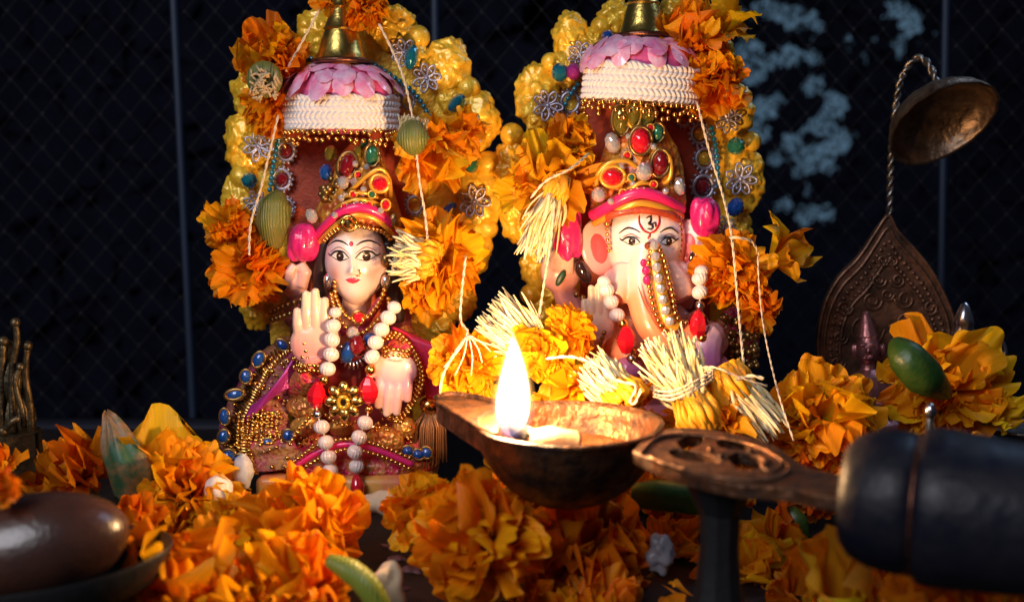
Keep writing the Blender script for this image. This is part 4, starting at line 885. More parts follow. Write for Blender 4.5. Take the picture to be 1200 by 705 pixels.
# crown
cr_ = M()
CP = P(420, 262, -.5)
cr_.lathe([(1.75, 0), (1.78, .35), (1.55, .9), (1.30, 1.6), (1.12, 2.2), (.85, 2.8), (.45, 3.3), (.001, 3.5)], 36, Matrix.Translation(CP) @ Matrix.Rotation(math.radians(4), 4, 'Y'), 1, .88, lambda t, j: 1+.03*math.sin(12*t))
crown = obj('crown', cr_, mat('crown_gold', (0.50, 0.085, 0.015), .35, .2, bump=(4, 1.0, 'voronoi'), var=((.78, .36, .04), 1.3, .1), coat=.4), gd)
def arch(parent, pts, Y, r, m, name, bulge=1.0, flat=1.0):
    n = len(pts); q = M(); L = []
    for i, (x, y) in enumerate(pts): u = 2*i/(n-1)-1; L.append(P(x, y, Y-bulge*(1-u*u)))
    q.tube(curve(L, 7), r, 8, flat=flat); return obj(name, q, m, parent)
arch(crown, [(372, 276), (384, 262), (398, 250), (418, 243), (438, 247), (456, 260), (464, 272)], -1.1, .20, MAGLINE, 'magenta_band', 1.2)
arch(crown, [(374, 284), (386, 271), (400, 259), (418, 252), (438, 256), (454, 268), (462, 279)], -1.1, .11, GOLDT, 'gold_rib', 1.25)
arch(crown, [(382, 258), (396, 243), (418, 234), (440, 238), (460, 254)], -.95, .09, GOLDT, 'gold_rib', 1.25)
arch(crown, [(388, 246), (402, 233), (420, 226), (440, 230), (458, 244)], -.9, .07, GOLDT, 'gold_rib', 1.2)
arch(crown, [(398, 232), (412, 222), (430, 206), (446, 198), (456, 210), (458, 232)], -1.2, .09, GOLDT, 'gold_rib', .9)
arch(crown, [(436, 226), (440, 216), (446, 210), (452, 216), (452, 226)], -1.5, .06, GOLDT, 'gold_rib', .5)
obj('crown_beads', beads(curve([P(x, y, -1.15-1.2*(1-((x-418)/46)**2)) for x, y in ((376, 266), (398, 246), (418, 238), (440, 242), (460, 262))], 6), .07, .3), SILV, crown, kind='stuff')
obj('forehead_beads', beads(curve([P(x, y, -1.15-1.25*(1-((x-418)/46)**2)) for x, y in ((380, 282), (392, 270), (408, 264), (420, 265), (436, 268), (450, 272), (458, 282))], 6), .10, .2), GOLDB, crown, kind='stuff')
gem(crown, 409, 262, -2.45, 8, 8, GOLDB, GOLDB)
gem(crown, 407, 194, -1.5, 10, 15, DRED, OLDG, 18); gem(crown, 445, 215, -2.1, 10, 9, REDG, GOLDT, 10); gem(crown, 402, 214, -1.9, 7, 8, CLEAR); gem(crown, 436, 182, -1.6, 8, 12, GREENG, OLDG); gem(crown, 427, 168, -1.3, 5, 6, GREENG)
gem(crown, 382, 202, -1.0, 8, 10, BLUE); gem(crown, 388, 180, -.9, 8, 10, OLIVEG); gem(crown, 420, 178, -1.3, 6, 8, OLIVEG); gem(crown, 462, 258, -1.7, 8, 11, OLDG); gem(crown, 452, 240, -2.0, 5, 6, REDG, GOLDT)
q = M()
for i in range(26): q.ell(P(384+rr(-8, 12), 232+rr(-22, 24), -1.0-rr(0, .5)), rr(.10, .2), 8, 6)
obj('crown_relief', q, OLDG, crown, kind='stuff')
for i, (x, y, m_) in enumerate(((392, 252, CLEAR), (404, 242, REDG), (418, 238, CLEAR), (432, 240, REDG), (446, 247, CLEAR), (414, 228, REDG), (426, 222, CLEAR), (400, 232, CLEAR), (436, 228, GREENG), (420, 205, REDG), (430, 196, CLEAR), (416, 192, CLEAR))):
    gem(crown, x, y, -2.5+.014*(262-y)*.9, 4, 4, m_, GOLDT if m_ is not CLEAR else None)
# draped foil strips
q = M(); rg = random.Random(8)
for i in range(11):
    o_ = i*3.2; q.tube(curve([P(460+o_*.5, 384+o_*.3, -1.9), P(482+o_*.8, 396+o_*.3, -2.3), P(494+o_*.7, 425+o_*.2, -2.4), P(500+o_*.5, 455, -2.2), P(502+o_*.3, 490+rg.uniform(-8, 8), -1.9)], 5), .095, 5)
obj('foil_drape', q, REDFOIL, gd, kind='stuff')
q = M()
for i in range(12):
    o_ = i*2.6; q.tube(curve([P(346-o_*.2, 418+o_*1.2, -2.3), P(332-o_*.3, 440+o_*.7, -2.6), P(314-o_*.4, 462+o_*.6, -2.7), P(294-o_*.3, 478+o_*.6, -2.5)], 5), .09, 5)
obj('foil_drape', q, PURPLE, gd, kind='stuff')
# embroidered skirt fan with blue stones
oc = curve([P(x, y, -.5-(y-395)*.012) for x, y in ((338, 392), (306, 412), (286, 438), (270, 465), (258, 495), (256, 522), (266, 552))], 5); ic = curve([P(x, y, -1.2-(y-395)*.012) for x, y in ((352, 425), (347, 445), (342, 465), (338, 485), (340, 505), (348, 522), (356, 545))], 5)
def fan(u, v): i = u*(len(oc)-1); k = int(min(i, len(oc)-2)); t = i-k; a = oc[k].lerp(oc[k+1], t); b = ic[k].lerp(ic[k+1], t); return a.lerp(b, v)+Vector((0, -.5*math.sin(math.pi*v)-.10*math.sin(u*40), 0))
q = M(); q.grid(fan, 60, 10); fo = obj('skirt_fan', q, mat('fan_cloth', (.30, .03, .10), .5, .0, bump=(6, .7, 'voronoi'), var=((.36, .18, .06), 1.8, .1)), gd)
sm_ = fo.modifiers.new('thickness', 'SOLIDIFY'); sm_.thickness = .15*U
q = M()
for i in range(44):
    u = (i+.5)/44; q.tube([fan(u, .16)+Vector((0, -.1, 0)), fan(u+.01, .32)+Vector((0, -.14, 0)), fan(u+.015, .46)+Vector((0, -.12, 0))], .055, 5)
for i in range(120):
    u = R(); v = rr(.10, .98); q.ell(fan(u, v)+Vector((0, -.14, 0)), rr(.05, .1), 6, 5)
obj('gold_fringe', q, GOLDB, gd, kind='stuff')
q = M()
for i in range(150):
    q.ell(P(rr(278, 332), rr(482, 530), -2.55-rr(0, .25)), rr(.05, .10), 6, 5)
for i in range(9):
    x = 280+i*5.6; q2 = beads([P(x, 484+4*math.sin(i), -2.7), P(x-3, 528+5*math.sin(i*2), -2.8)], .07, .15); q.add(q2.v, q2.f)
obj('bead_tassels', q, GOLDB, gd, kind='stuff')
for x, y, a, b, tl in ((331, 404, 10, 7, 40), (303, 421, 8, 12, 30), (288, 441, 8, 10, 10), (275, 462, 13, 7, -10), (263, 488, 7, 12, 0), (262, 511, 8, 10, 20), (268, 535, 11, 11, 0), (281, 538, 10, 8, 0), (314, 518, 8, 6, 0), (338, 510, 9, 9, 0)):
    gem(gd, x, y, -1.5-(y-395)*.011, a*.8, b*.8, BLUE, OLDG, tl, 'blue_stone', .5, 12)
q = M()
for i in range(90):
    x = rr(345, 372); y = rr(455, 560); q.ell(P(x, y, -2.35-rr(0, .3)), rr(.05, .09), 6, 5)
for i in range(70): q.ell(P(rr(440, 482), rr(490, 540), -2.6-rr(0, .3)), rr(.05, .1), 6, 5)
obj('sequin_embroidery', q, GOLDB, gd, kind='stuff')
BROC = mat('gold_brocade', (0.60, 0.16, 0.05), .35, .5, bump=(5, 1.0, 'voronoi'), var=((.70, .38, .08), 2, .1))
for x, y, a, b, Y in ((358, 478, .8, .5, -2.6), (360, 498, .7, .45, -2.8), (452, 515, .8, .55, -2.9), (474, 500, .5, .45, -2.7), (400, 500, .55, .4, -2.2)):
    q = M(); q.ell(P(x, y, Y+.25), (a, .45, b), 18, 12, Matrix.Rotation(rr(-.3, .3), 3, 'Y')); obj('brocade_patch', q, BROC, gd)
for k, pts in enumerate(([(345, 540), (372, 522), (408, 514), (446, 522), (484, 538)], [(350, 552), (380, 534), (410, 526), (446, 534), (482, 550)], [(382, 486), (402, 498), (425, 490)], [(340, 520), (352, 500), (372, 480)])):
    obj('gold_trim', beads(curve([P(x, y, -3.3-.2*(k < 2)) for x, y in pts], 6), .09, .19), GOLDB, gd, kind='stuff')
q = M(); q.tube(curve([P(x, y, -3.35) for x, y in ((346, 546), (376, 528), (409, 520), (446, 528), (484, 544))], 6), .13, 8); obj('pink_trim', q, MAGLINE, gd)
# tassel
q = M()
for i in range(70):
    a = rr(0, 6.28); k = R()**.5; t0 = P(503+3*math.cos(a), 478, -2.2); e = P(502+22*k*math.cos(a), 540+rr(-8, 6), -2.3)+Vector((0, .5*k*math.sin(a), 0)); q.tube([t0, t0.lerp(e, .35)+Vector((.35*k*math.cos(a), 0, 0)), e], .04, 4)
obj('tassel', q, mat('tassel_thread', (.34, .15, .06), .4, .5), gd, kind='stuff')
q = M(); q.ell(P(503, 474, -2.2), (.4, .4, .35), 12, 8); obj('tassel_knot', q, GOLDB, gd)
for i, (x, y) in enumerate(((478, 528), (490, 532), (500, 530))): gem(gd, x, y, -2.9, 7, 6, BLUE, OLDG, i*30, 'blue_stone')

# melon-cut pearls
def melon_mesh(name, m, ribs=14):
    q = M(); v = []; f = []; nu, nv = ribs*4, 12
    for j in range(nv+1):
        a = math.pi*j/nv
        for i in range(nu):
            b = 2*math.pi*i/nu; r = math.sin(a)*(1+.06*math.cos(b*ribs)); v.append(Vector((r*math.cos(b), r*math.sin(b), .94*math.cos(a))))
    for j in range(nv):
        for i in range(nu): i2 = (i+1) % nu; f.append((j*nu+i, (j+1)*nu+i, (j+1)*nu+i2, j*nu+i2))
    me = bpy.data.meshes.new(name); me.from_pydata(v, [], f); me.polygons.foreach_set('use_smooth', [True]*len(f)); me.materials.append(m); return me
ball_mesh = lambda name, m: (lambda q: (q.ell((0, 0, 0), 1, 16, 12), (lambda me: (me.from_pydata(q.v, [], q.f), me.polygons.foreach_set('use_smooth', [True]*len(q.f)), me.materials.append(m), me)[-1])(bpy.data.meshes.new(name)))[1])(M())
PM = melon_mesh('pearl', PEARL); GBM = ball_mesh('gold_bead', GOLDB); SBM = ball_mesh('silver_bead', SILV)
q = M(); q.lathe([(.001, -1), (.35, -.85), (.62, -.4), (.70, 0), (.55, .45), (.28, .85), (.001, 1)], 7); RD = bpy.data.meshes.new('red_drop'); RD.from_pydata(q.v, [], q.f); RD.materials.append(REDG)
def strung(parent, name, me, px, py, Y, r, rot=(0, 0, 0)):
    o = bpy.data.objects.new(name, me); COL.objects.link(o); o.parent = parent; o.location = P(px, py, Y)*U-parent.location; o.scale = (S(r, Y)*U,)*3; o.rotation_euler = rot; return o
def cord(parent, pts): q = M(); q.tube(curve([P(*p) for p in pts], 4), .035, 5); obj('cord', q, THREAD, parent)
nk = thing('pearl_necklace', 'ribbed pearl string with red drops and gold flower pendant on the goddess', 'necklace', P(403, 470, -3.2))
Lp = [(393, 366, 'p', 7), (390, 382, 'p', 9.2), (389, 398, 'p', 9.2), (388, 415, 'p', 9.2), (384, 432, 'p', 9.2), (380, 445, 'g', 6), (371, 463, 'r', 17), (372, 485, 's', 5), (377, 500, 'p', 9.2), (382, 518, 'p', 9.2), (385, 535, 'p', 9.2), (387, 551, 'p', 9.2)]
Rp = [(462, 360, 'p', 8), (455, 372, 'p', 9.2), (447, 386, 'p', 9.2), (440, 401, 'p', 9.2), (436, 418, 'p', 9.2), (434, 433, 'g', 7), (432, 457, 'r', 18), (432, 479, 'g', 5), (428, 495, 'p', 9.2), (421, 512, 'p', 9.2), (416, 529, 'p', 9.2), (418, 546, 'p', 9), (419, 560, 's', 6)]
for L in (Lp, Rp):
    for i, (x, y, k, r) in enumerate(L):
        Y = -3.25-.3*math.sin(math.pi*i/12)-(.25 if y > 480 else 0)
        strung(nk, {'p': 'pearl', 'g': 'gold_bead', 's': 'silver_bead', 'r': 'red_drop'}[k], {'p': PM, 'g': GBM, 's': SBM, 'r': RD}[k], x, y, Y, r, (rr(-.5, .5), rr(-.5, .5), rr(0, 3)) if k == 'p' else (0, rr(-.15, .15), rr(0, 1)))
    cord(nk, [(x, y, -3.25-.3*math.sin(math.pi*i/12)-(.25 if y > 480 else 0)) for i, (x, y, k, r) in enumerate(L)])
q = M(); pc = P(403, 470, -3.7)
for i in range(8):
    a = 2*math.pi*i/8; q.ell(pc+Vector((.5*math.cos(a), 0, .52*math.sin(a))), (.30, .16, .22), 12, 8, Matrix.Rotation(-a, 3, 'Y'))
q.ell(pc+Vector((0, .06, 0)), (.55, .14, .55), 18, 8); obj('flower_pendant', q, mat('pale_gold', (.80, .56, .18), .25, 1.0), nk)
q = M(); q.tube([pc+Vector((.19*math.cos(t), -.2, .22*math.sin(t))) for t in [2*math.pi*i/18 for i in range(19)]], .085, 8); obj('pendant_ring', q, YELG, nk)
q = M(); q.ell(pc+Vector((0, -.13, 0)), (.15, .06, .17), 12, 8); obj('pendant_centre', q, BLACK, nk)
q = M(); q.tube([P(418, 556, -3.6), P(419, 570, -3.7), P(424, 580, -3.7)], [.12, .32, .1], 8, smooth=3); obj('red_tassel', q, REDG, nk)

# ------------------------------------------------------------------ the elephant headed figure and its throne
Te = throne('gold scalloped throne with pink sequin dome behind the elephant headed figure',
 [(650, 560), (640, 350), (618, 280), (606, 200), (622, 130), (655, 75), (692, 38), (740, 12), (790, 16), (832, 62), (862, 120), (872, 210), (862, 330), (845, 560)],
 [(682, 540), (680, 330), (676, 150), (692, 88), (750, 62), (806, 92), (828, 150), (832, 330), (828, 540)],
 [(669, 50, 20, 32), (630, 114, 24, 35), (600, 196, 21, 28), (612, 255, 24, 30), (628, 312, 17, 30), (862, 130, 18, 28), (875, 210, 19, 36), (862, 270, 16, 28), (838, 66, 20, 28), (720, 20, 18, 18), (790, 20, 20, 18), (635, 370, 16, 26), (858, 340, 15, 28)],
 [(705, 32, 13), (645, 73, 11), (600, 158, 14), (880, 166, 12), (622, 345, 13), (852, 92, 10)],
 750, (78, 121, 67), 44, (43, 29, 3),
 [(680, 64, 14), (642, 124, 17), (853, 140, 15), (868, 210, 18), (848, 268, 14), (640, 300, 12)],
 [(712, 43, 7, 8, BLUE, 30), (656, 85, 10, 11, TEAL), (672, 84, 9, 10, PURPLE), (863, 171, 11, 11, GREENG), (862, 243, 10, 12, BLUE, 20), (640, 325, 6, 9, OLIVEG)],
 [(668, 120, 14), (672, 148, 12), (820, 157, 13, YELG), (826, 186, 14, YELG), (824, 219, 16, DRED), (800, 138, 11), (678, 180, 12)],
 [[(660, 128), (668, 112), (680, 95)], [(834, 150), (840, 180), (842, 220)]],
 (P(750, 400, 0).x, .8, 0), (P(750, 560, 0)+Vector((0, -.4, -P(750, 560, 0).z+.75)), (3.3, 2.8, .75)), 4)
el = thing('elephant_headed_figure', 'seated elephant headed figure with beaded trunk pink ears and jewelled crown', 'figurine', (P(752, 500, -1).x, -.6, .9))
EC = P(757, 284, -1.1); ERX, ERY, ERZ = 1.62, 1.35, 1.95
def Fe(x, z): return -ERY*math.sqrt(max(0, 1-(x/ERX)**2-(z/ERZ)**2))-.05*math.exp(-((abs(x)-.65)/.35)**2-((z-.1)/.3)**2)
q = M(); q.ell(EC, (ERX, ERY, ERZ), 32, 22)
q.tube([P(757, 285, -1.9), P(753, 318, -2.2), P(754, 350, -2.6), P(764, 382, -3.0), P(784, 400, -3.1), P(803, 396, -3.0), P(812, 382, -2.8)], [.54, .62, .66, .62, .54, .44, .36], 18, smooth=5)
q.tube([P(735, 318, -1.8), P(727, 338, -2.3), P(722, 350, -2.6)], [.62, .52, .40], 14, smooth=4); q.tube([P(778, 316, -1.7), P(796, 335, -2.0), P(804, 350, -2.2)], [.62, .55, .42], 14, smooth=4)
q.ell(P(725, 335, -1.5), (.75, .7, .8), 14, 10); q.ell(P(793, 330, -1.4), (.75, .7, .9), 14, 10)
ESK = gradmat('elephant_skin', [(0, (.80, .20, .08)), (.34, (.84, .33, .18)), (.50, (.90, .66, .60)), (.75, (.93, .80, .78)), (1, (.90, .70, .68))], .28, .4, noise=.07, sss=.06)
eh = remesh(obj('head', q, ESK, el), .06, 3)
eyes(Fe, EC, eh, .74, .12, .34, .17, .12, .15, (.44, 1.05), look=(.03, -.01))
for nm, pts in (('forehead_mark', [(-.42, 1.15), (-.42, .85), (-.25, .56), (-.02, .46)]), ('forehead_mark', [(.36, 1.15), (.36, .85), (.2, .56), (-.02, .46)]), ('forehead_mark', [(-.02, .46), (-.04, .34), (-.10, .24)])): stroke(nm, Fe, EC, pts, .05, REDP, eh, .035)
stroke('om_mark', Fe, EC, [(-.16, 1.05), (.02, 1.1), (.02, .92), (-.06, .84), (.08, .76), (.06, .62), (-.12, .64)], .05, BLACK, eh, .04); stroke('om_mark', Fe, EC, [(.06, .82), (.2, .86), (.22, .7)], .035, BLACK, eh, .04)
gem(eh, 760, 288, -2.75, 5, 5, mat('brown_bead', (.22, .05, .02), .2))
for s, cx_, cy_ in ((-1, 703, 290), (1, 806, 290)):
    c = P(cx_-(s > 0)*5, cy_, -.7-.4*(s > 0)); q = M(); q.ell(c, (.92, .22, 1.18), 22, 14, Matrix.Rotation(s*.25, 3, 'Y') @ Matrix.Rotation(s*-.5, 3, 'Z'))
    er = obj('ear', q, gradmat('ear_skin', [(0, (.82, .32, .34)), (1, (.88, .60, .56))], .3, .35), el)
    q = M(); q.ell(c+Vector((s*.06, -.14, -.02)), (.50, .17, .74), 18, 12, Matrix.Rotation(s*.25, 3, 'Y') @ Matrix.Rotation(s*-.5, 3, 'Z')); obj('ear_hollow', q, PINKSK, er)
# trunk beads
tp = [(764, 288, -2.75), (760, 310, -3.05), (761, 335, -3.35), (766, 360, -3.65), (775, 382, -3.8), (788, 394, -3.75), (800, 390, -3.5)]
tq = [(770, 287, -2.9), (777, 300, -2.9), (783, 322, -3.2), (788, 345, -3.4), (791, 365, -3.6), (798, 377, -3.6), (806, 378, -3.4)]
for L in (tp, tq): obj('trunk_beads', beads(curve([P(*p) for p in L], 6), .115, .235), GOLDB, el, kind='stuff')
mid = [((a[0]+b[0])/2, (a[1]+b[1])/2, min(a[2], b[2])-.12) for a, b in zip(tp, tq)]
q = M(); q.tube(curve([P(p[0], p[1], p[2]+.22) for p in mid[:-1]], 6), .26, 8, flat=.4); obj('trunk_band', q, GOLDT, el)
for i, p in enumerate(resample(curve([P(*p) for p in mid[:-1]], 6), .44)):
    q = M(); q.ell(p+Vector((0, -.02, 0)), (.19, .12, .19), 8, 5); obj('trunk_stone', q, CLEAR, el, smooth=False)
q = M(); q.tube(curve([P(*p) for p in ((748, 335, -3.35), (754, 352, -3.5), (764, 372, -3.72), (777, 392, -3.72))], 6), [.01+.035*math.sin(math.pi*i/18) for i in range(19)], 6); obj('trunk_crease', q, mat('crease_paint', (.50, .07, .04), .4), el)
obj('ear_beads', beads(curve([P(711, 250, -1.6), P(712, 275, -1.9), P(714, 298, -1.9)], 5), .09, .22), GOLDB, el, kind='stuff'); obj('ear_beads', beads(curve([P(797, 256, -1.6), P(798, 280, -1.8), P(796, 302, -1.8)], 5), .09, .22), GOLDB, el, kind='stuff')
for x, y, r in ((754, 308, 4), (757, 317, 5), (758, 328, 5)): gem(eh, x, y, -3.12-(y-308)*.018, r, r+1, MAGLINE)
# body, arms, lotuses
q = M(); q.ell(P(752, 425, -.9), (2.1, 1.7, 2.0), 24, 16); q.ell(P(752, 375, -.4), (2.0, 1.1, 1.4), 20, 14); q.ell(P(750, 500, -.8), (2.6, 1.8, 1.5), 20, 14)
q.tube([P(700, 370, -.4), P(690, 410, -.9), P(692, 395, -1.9)], [.65, .6, .5], 12, smooth=4); q.tube([P(806, 370, -.3), P(826, 405, -.9), P(818, 425, -2.2)], [.65, .62, .5], 12, smooth=4)
remesh(obj('torso', q, gradmat('belly_skin', [(0, (.40, .10, .20)), (.45, (.62, .22, .26)), (.62, (.80, .24, .14)), (1, (.80, .42, .30))], .3, .35), el), .08, 4)
q = M(); q.tube([P(838, 405, -2.0), P(828, 395, -2.6), P(826, 425, -2.8), P(845, 432, -2.4)], [.6, .72, .75, .55], 14, smooth=4); q.ell(P(736, 432, -2.9), (.6, .5, .5), 14, 10); remesh(obj('knee', q, gradmat('purple_leg', [(0, (.40, .08, .34)), (.5, (.58, .20, .46)), (1, (.78, .50, .56))], .2, .6), el), .06, 3)
HS3 = gradmat('blessing_hand_skin', [(0, (.62, .28, .28)), (.5, (.80, .48, .34)), (1, (.86, .66, .44))], .3, .35, noise=.1)
hand(el, (700, 402, -2.4), (697, 335, -2.6), 1.25, -1, HS3)
for x, y, s in ((657, 318, -1), (815, 300, 1)):
    q = M(); q.ell(P(x, y, -.6), (.85, .5, .95), 16, 12); q.tube([P(x-6, y-5, -.9), P(x-2, y-24, -1.2)], [.32, .24], 8); q.tube([P(x+8, y, -.9), P(x+10, y-20, -1.2)], [.3, .22], 8); q.tube([P(x, y+15, -.4), P(x-s*20, y+55, -.2)], [.5, .6], 10)
    remesh(obj('rear_hand', q, gradmat('rear_hand_skin', [(0, (.50, .14, .16)), (.6, (.80, .36, .30)), (1, (.82, .54, .44))], .3, .35), el), .06, 3)
q = M(); q.ell(P(657, 326, -1.35), (.15, .08, .36), 12, 8, Matrix.Rotation(math.radians(28), 3, 'Y')); obj('palm_mark', q, GREENP, el)
q = M(); q.ell(P(683, 318, -1.15), (.30, .3, .55), 12, 8, Matrix.Rotation(math.radians(-30), 3, 'Y')); obj('dark_ornament', q, mat('black_gloss', (.03, .012, .012), .12, coat=1), el)
q = M(); q.ell(P(812, 300, -1.3), (.28, .25, .5), 12, 8); obj('dark_ornament', q, MATS['black_gloss'], el)
lotus(el, 664, 273, -1.2, 20, 38, 4); lotus(el, 826, 257, -1.2, 20, 30, 5)
obj('armlet', beads(curve([P(676, 345, -1.5), P(690, 352, -1.6), P(700, 350, -1.6)], 5), .14), OLDG, el, kind='stuff')
obj('bangle', beads(curve([P(708, 390, -3), P(703, 410, -3.1), P(712, 428, -3.1)], 5), .11, .22), OLDG, el, kind='stuff')
obj('waist_beads', beads(curve([P(742, 412, -3.0), P(752, 418, -3.1), P(764, 414, -3.2)], 5), .16), GOLDB, el, kind='stuff')
q = M()
for i in range(80): q.ell(P(rr(842, 888), rr(370, 430), -1.2-rr(0, .5)), rr(.08, .2), 7, 5)
obj('sequin_embroidery', q, OLDG, el, kind='stuff')
q = M(); q.ell(P(862, 400, -.6), (1.0, .6, 1.5), 14, 10); obj('shawl_fold', q, CLOTH, el)
gem(el, 876, 372, -1.9, 8, 7, BLUE, OLDG, name='blue_stone')
# crown
cr_ = M(); CE = P(750, 250, -.6)
cr_.lathe([(1.85, 0), (1.92, .5), (1.85, 1.1), (1.75, 1.9), (1.5, 2.7), (1.05, 3.4), (.6, 3.9), (.001, 4.1)], 36, Matrix.Translation(CE), 1, .8, lambda t, j: 1+.025*math.sin(10*t))
c2 = obj('crown', cr_, MATS['crown_gold'], el)
arch(c2, [(694, 252), (712, 243), (730, 232), (750, 226), (770, 230), (786, 238), (798, 246)], -1.3, .24, MAGLINE, 'magenta_band', 1.15)
arch(c2, [(696, 262), (714, 253), (732, 243), (750, 238), (770, 241), (786, 247), (799, 254)], -1.3, .14, GOLDT, 'gold_rib', 1.2)
arch(c2, [(706, 240), (724, 230), (742, 219), (754, 214), (768, 220), (786, 232)], -1.2, .10, GOLDT, 'gold_rib', 1.2)
arch(c2, [(700, 228), (700, 206), (712, 192), (732, 188), (746, 196), (752, 204)], -1.5, .10, GOLDT, 'gold_rib', .7)
arch(c2, [(756, 196), (764, 182), (774, 175), (784, 184), (786, 204), (778, 214), (764, 208)], -1.5, .10, GOLDT, 'gold_rib', .7)
arch(c2, [(712, 262), (716, 252), (750, 246), (786, 252), (796, 262)], -1.25, .16, MAROON, 'maroon_band', 1.15)
obj('crown_beads', beads(curve([P(x, y, -1.4-1.15*(1-((x-748)/52)**2)) for x, y in ((704, 243), (726, 230), (748, 221), (768, 225), (788, 234))], 6), .065, .26), mat('pale_bead', (.85, .62, .36), .3, .5), c2, kind='stuff')
gem(c2, 751, 165, -1.95, 12, 15, REDG, OLDG); gem(c2, 718, 207, -2.2, 13, 11, REDG, GOLDT); gem(c2, 774, 191, -2.2, 10, 15, DRED, OLDG, 8); gem(c2, 755, 201, -2.45, 10, 11, CLEAR, n=14); gem(c2, 702, 228, -2.0, 9, 9, CLEAR, n=14); gem(c2, 796, 218, -1.7, 7, 11, CLEAR, tilt=-15)
gem(c2, 728, 140, -1.4, 10, 17, OLIVEG, OLDG); gem(c2, 743, 132, -1.5, 8, 16, OLIVEG, GOLDT); gem(c2, 760, 138, -1.5, 8, 15, OLIVEG, OLDG, 8); gem(c2, 770, 156, -1.6, 8, 11, GREENG, OLDG, 12); gem(c2, 718, 168, -1.6, 9, 13, CLEAR, tilt=-20)
for i, (x, y, m_) in enumerate(((716, 236, CLEAR), (730, 226, REDG), (742, 216, CLEAR), (766, 216, REDG), (780, 224, CLEAR), (735, 182, REDG), (740, 208, GREENG), (766, 172, CLEAR), (737, 160, CLEAR), (728, 196, CLEAR), (762, 150, REDG))):
    gem(c2, x, y, -2.55+.008*(250-y)*.9, 4, 4, m_, GOLDT if m_ is not CLEAR else None)
# its pearl string
n2 = thing('pearl_necklace', 'short ribbed pearl string with red drops on the elephant headed figure', 'necklace', P(757, 400, -3.2))
for L in ([(708, 330, 'p', 8), (711, 340, 'p', 9.2), (716, 354, 'p', 9.2), (723, 369, 'p', 9.2), (730, 379, 'g', 6), (734, 398, 'r', 18), (740, 420, 's', 6)], [(822, 318, 'p', 8), (820, 326, 'p', 9.2), (820, 342, 'p', 9.2), (820, 358, 's', 6), (818, 380, 'r', 18), (823, 396, 'g', 6)]):
    for i, (x, y, k, r) in enumerate(L):
        strung(n2, {'p': 'pearl', 'g': 'gold_bead', 's': 'silver_bead', 'r': 'red_drop'}[k], {'p': PM, 'g': GBM, 's': SBM, 'r': RD}[k], x, y, -3.0-.05*i, r, (rr(-.5, .5), rr(-.5, .5), rr(0, 3)) if k == 'p' else (0, 0, rr(0, 1)))
    cord(n2, [(x, y, -3.0-.05*i) for i, (x, y, k, r) in enumerate(L)])

# ------------------------------------------------------------------ oval stone in its tray
SC = P(38, 640, -17.5); 
q = M(); rt = Matrix.Rotation(math.radians(-9), 3, 'Y') @ Matrix.Rotation(math.radians(12), 3, 'Z'); q.ell(SC, (2.55, 1.5, 1.42), 48, 32, rt)
for v in q.v: v += (v-SC).normalized()*.06*pnoise((v-SC)*.6)
tag(obj('oval_stone', q, STONE, base=SC), 'smooth dark brown oval stone lying in the black tray', 'stone')
t = thing('tray', 'shallow black metal tray holding the dark oval stone', 'tray', (SC.x, SC.y, 0))
TC = Vector((SC.x+.1, SC.y+.2, SC.z-1.45)); tm = Matrix.Translation(TC) @ Matrix.Rotation(math.radians(12), 4, 'Z') @ Matrix.Rotation(math.radians(-4), 4, 'Y')
q = M(); q.lathe([(.001, -.1), (2.4, -.05), (3.0, .35), (3.4, 1.0), (3.52, 1.04), (3.55, .95), (3.15, .2), (2.5, -.2), (.001, -.25)], 56, tm, 1, .72); obj('tray_dish', q, IRON, t, sharp=50)
q = M(); q.lathe([(.001, 0), (1.6, 0), (1.4, .4), (.9, TC.z-.3), (.001, TC.z-.25)], 32, Matrix.Translation((TC.x, TC.y, .02))); obj('tray_foot', q, IRON, t, sharp=40)

# ------------------------------------------------------------------ brass shrine with umbrella
sh = thing('brass_shrine', 'dark brass shrine with pointed embossed back plate and small seated figure', 'shrine', (P(1040, 400, 3).x, 2.5, 0))
half = [(1041, 250), (1052, 268), (1072, 290), (1092, 315), (1108, 345), (1120, 380), (1116, 420), (1108, 480), (1100, 560)]
left = [(985, 560), (972, 480), (960, 430), (958, 395), (966, 355), (982, 325), (1006, 300), (1026, 270)]
BR2 = mat('old_brass', (0.30, 0.15, 0.095), .45, .75, bump=(3, .6, 'noise'), var=((.09, .05, .035), 1.4, .18))
q = M(); q.prism(curve([P(x, y, 3.0) for x, y in half+left], 3), Vector((0, .3, 0))); obj('back_plate', q, BR2, sh, smooth=False)
cx_, cy_ = 1040, 420
for k, s in enumerate((.985, .90, .72, .68)):
    L = [P(cx_+(x-cx_)*s, cy_+(y-cy_)*s, 2.97) for x, y in left[1:]+half[:-1]]
    if k in (0, 1, 3): q = M(); q.tube(curve(L, 5), .075, 6); obj('relief_rib', q, BR2, sh)
    else: obj('relief_dots', beads(curve(L, 5), .085, .24), BR2, sh, kind='stuff')
obj('relief_dots', beads(curve([P(cx_+(x-cx_)*.81, cy_+(y-cy_)*.81, 2.97) for x, y in left[1:]+half[:-1]], 5), .10, .3), BR2, sh, kind='stuff')
q = M()
for x, y, r, s in ((1030, 328, 9, 1), (1052, 328, 9, -1), (1022, 352, 12, 1), (1060, 350, 12, -1), (1035, 305, 7, 1), (1046, 305, 7, -1), (1062, 380, 20, -1), (1064, 384, 12, 1), (1015, 385, 22, 1), (990, 360, 10, 1), (1090, 360, 10, -1), (985, 395, 9, 1), (1100, 395, 9, -1), (982, 425, 9, 1), (1040, 345, 8, 1)):
    q.tube(curve([P(x+s*r*(1-i/16)*math.cos(i*.8), y+r*(1-i/16)*math.sin(i*.8), 2.93) for i in range(13)], 3), .06, 5)
obj('relief_scroll', q, BR2, sh)
fg = M()
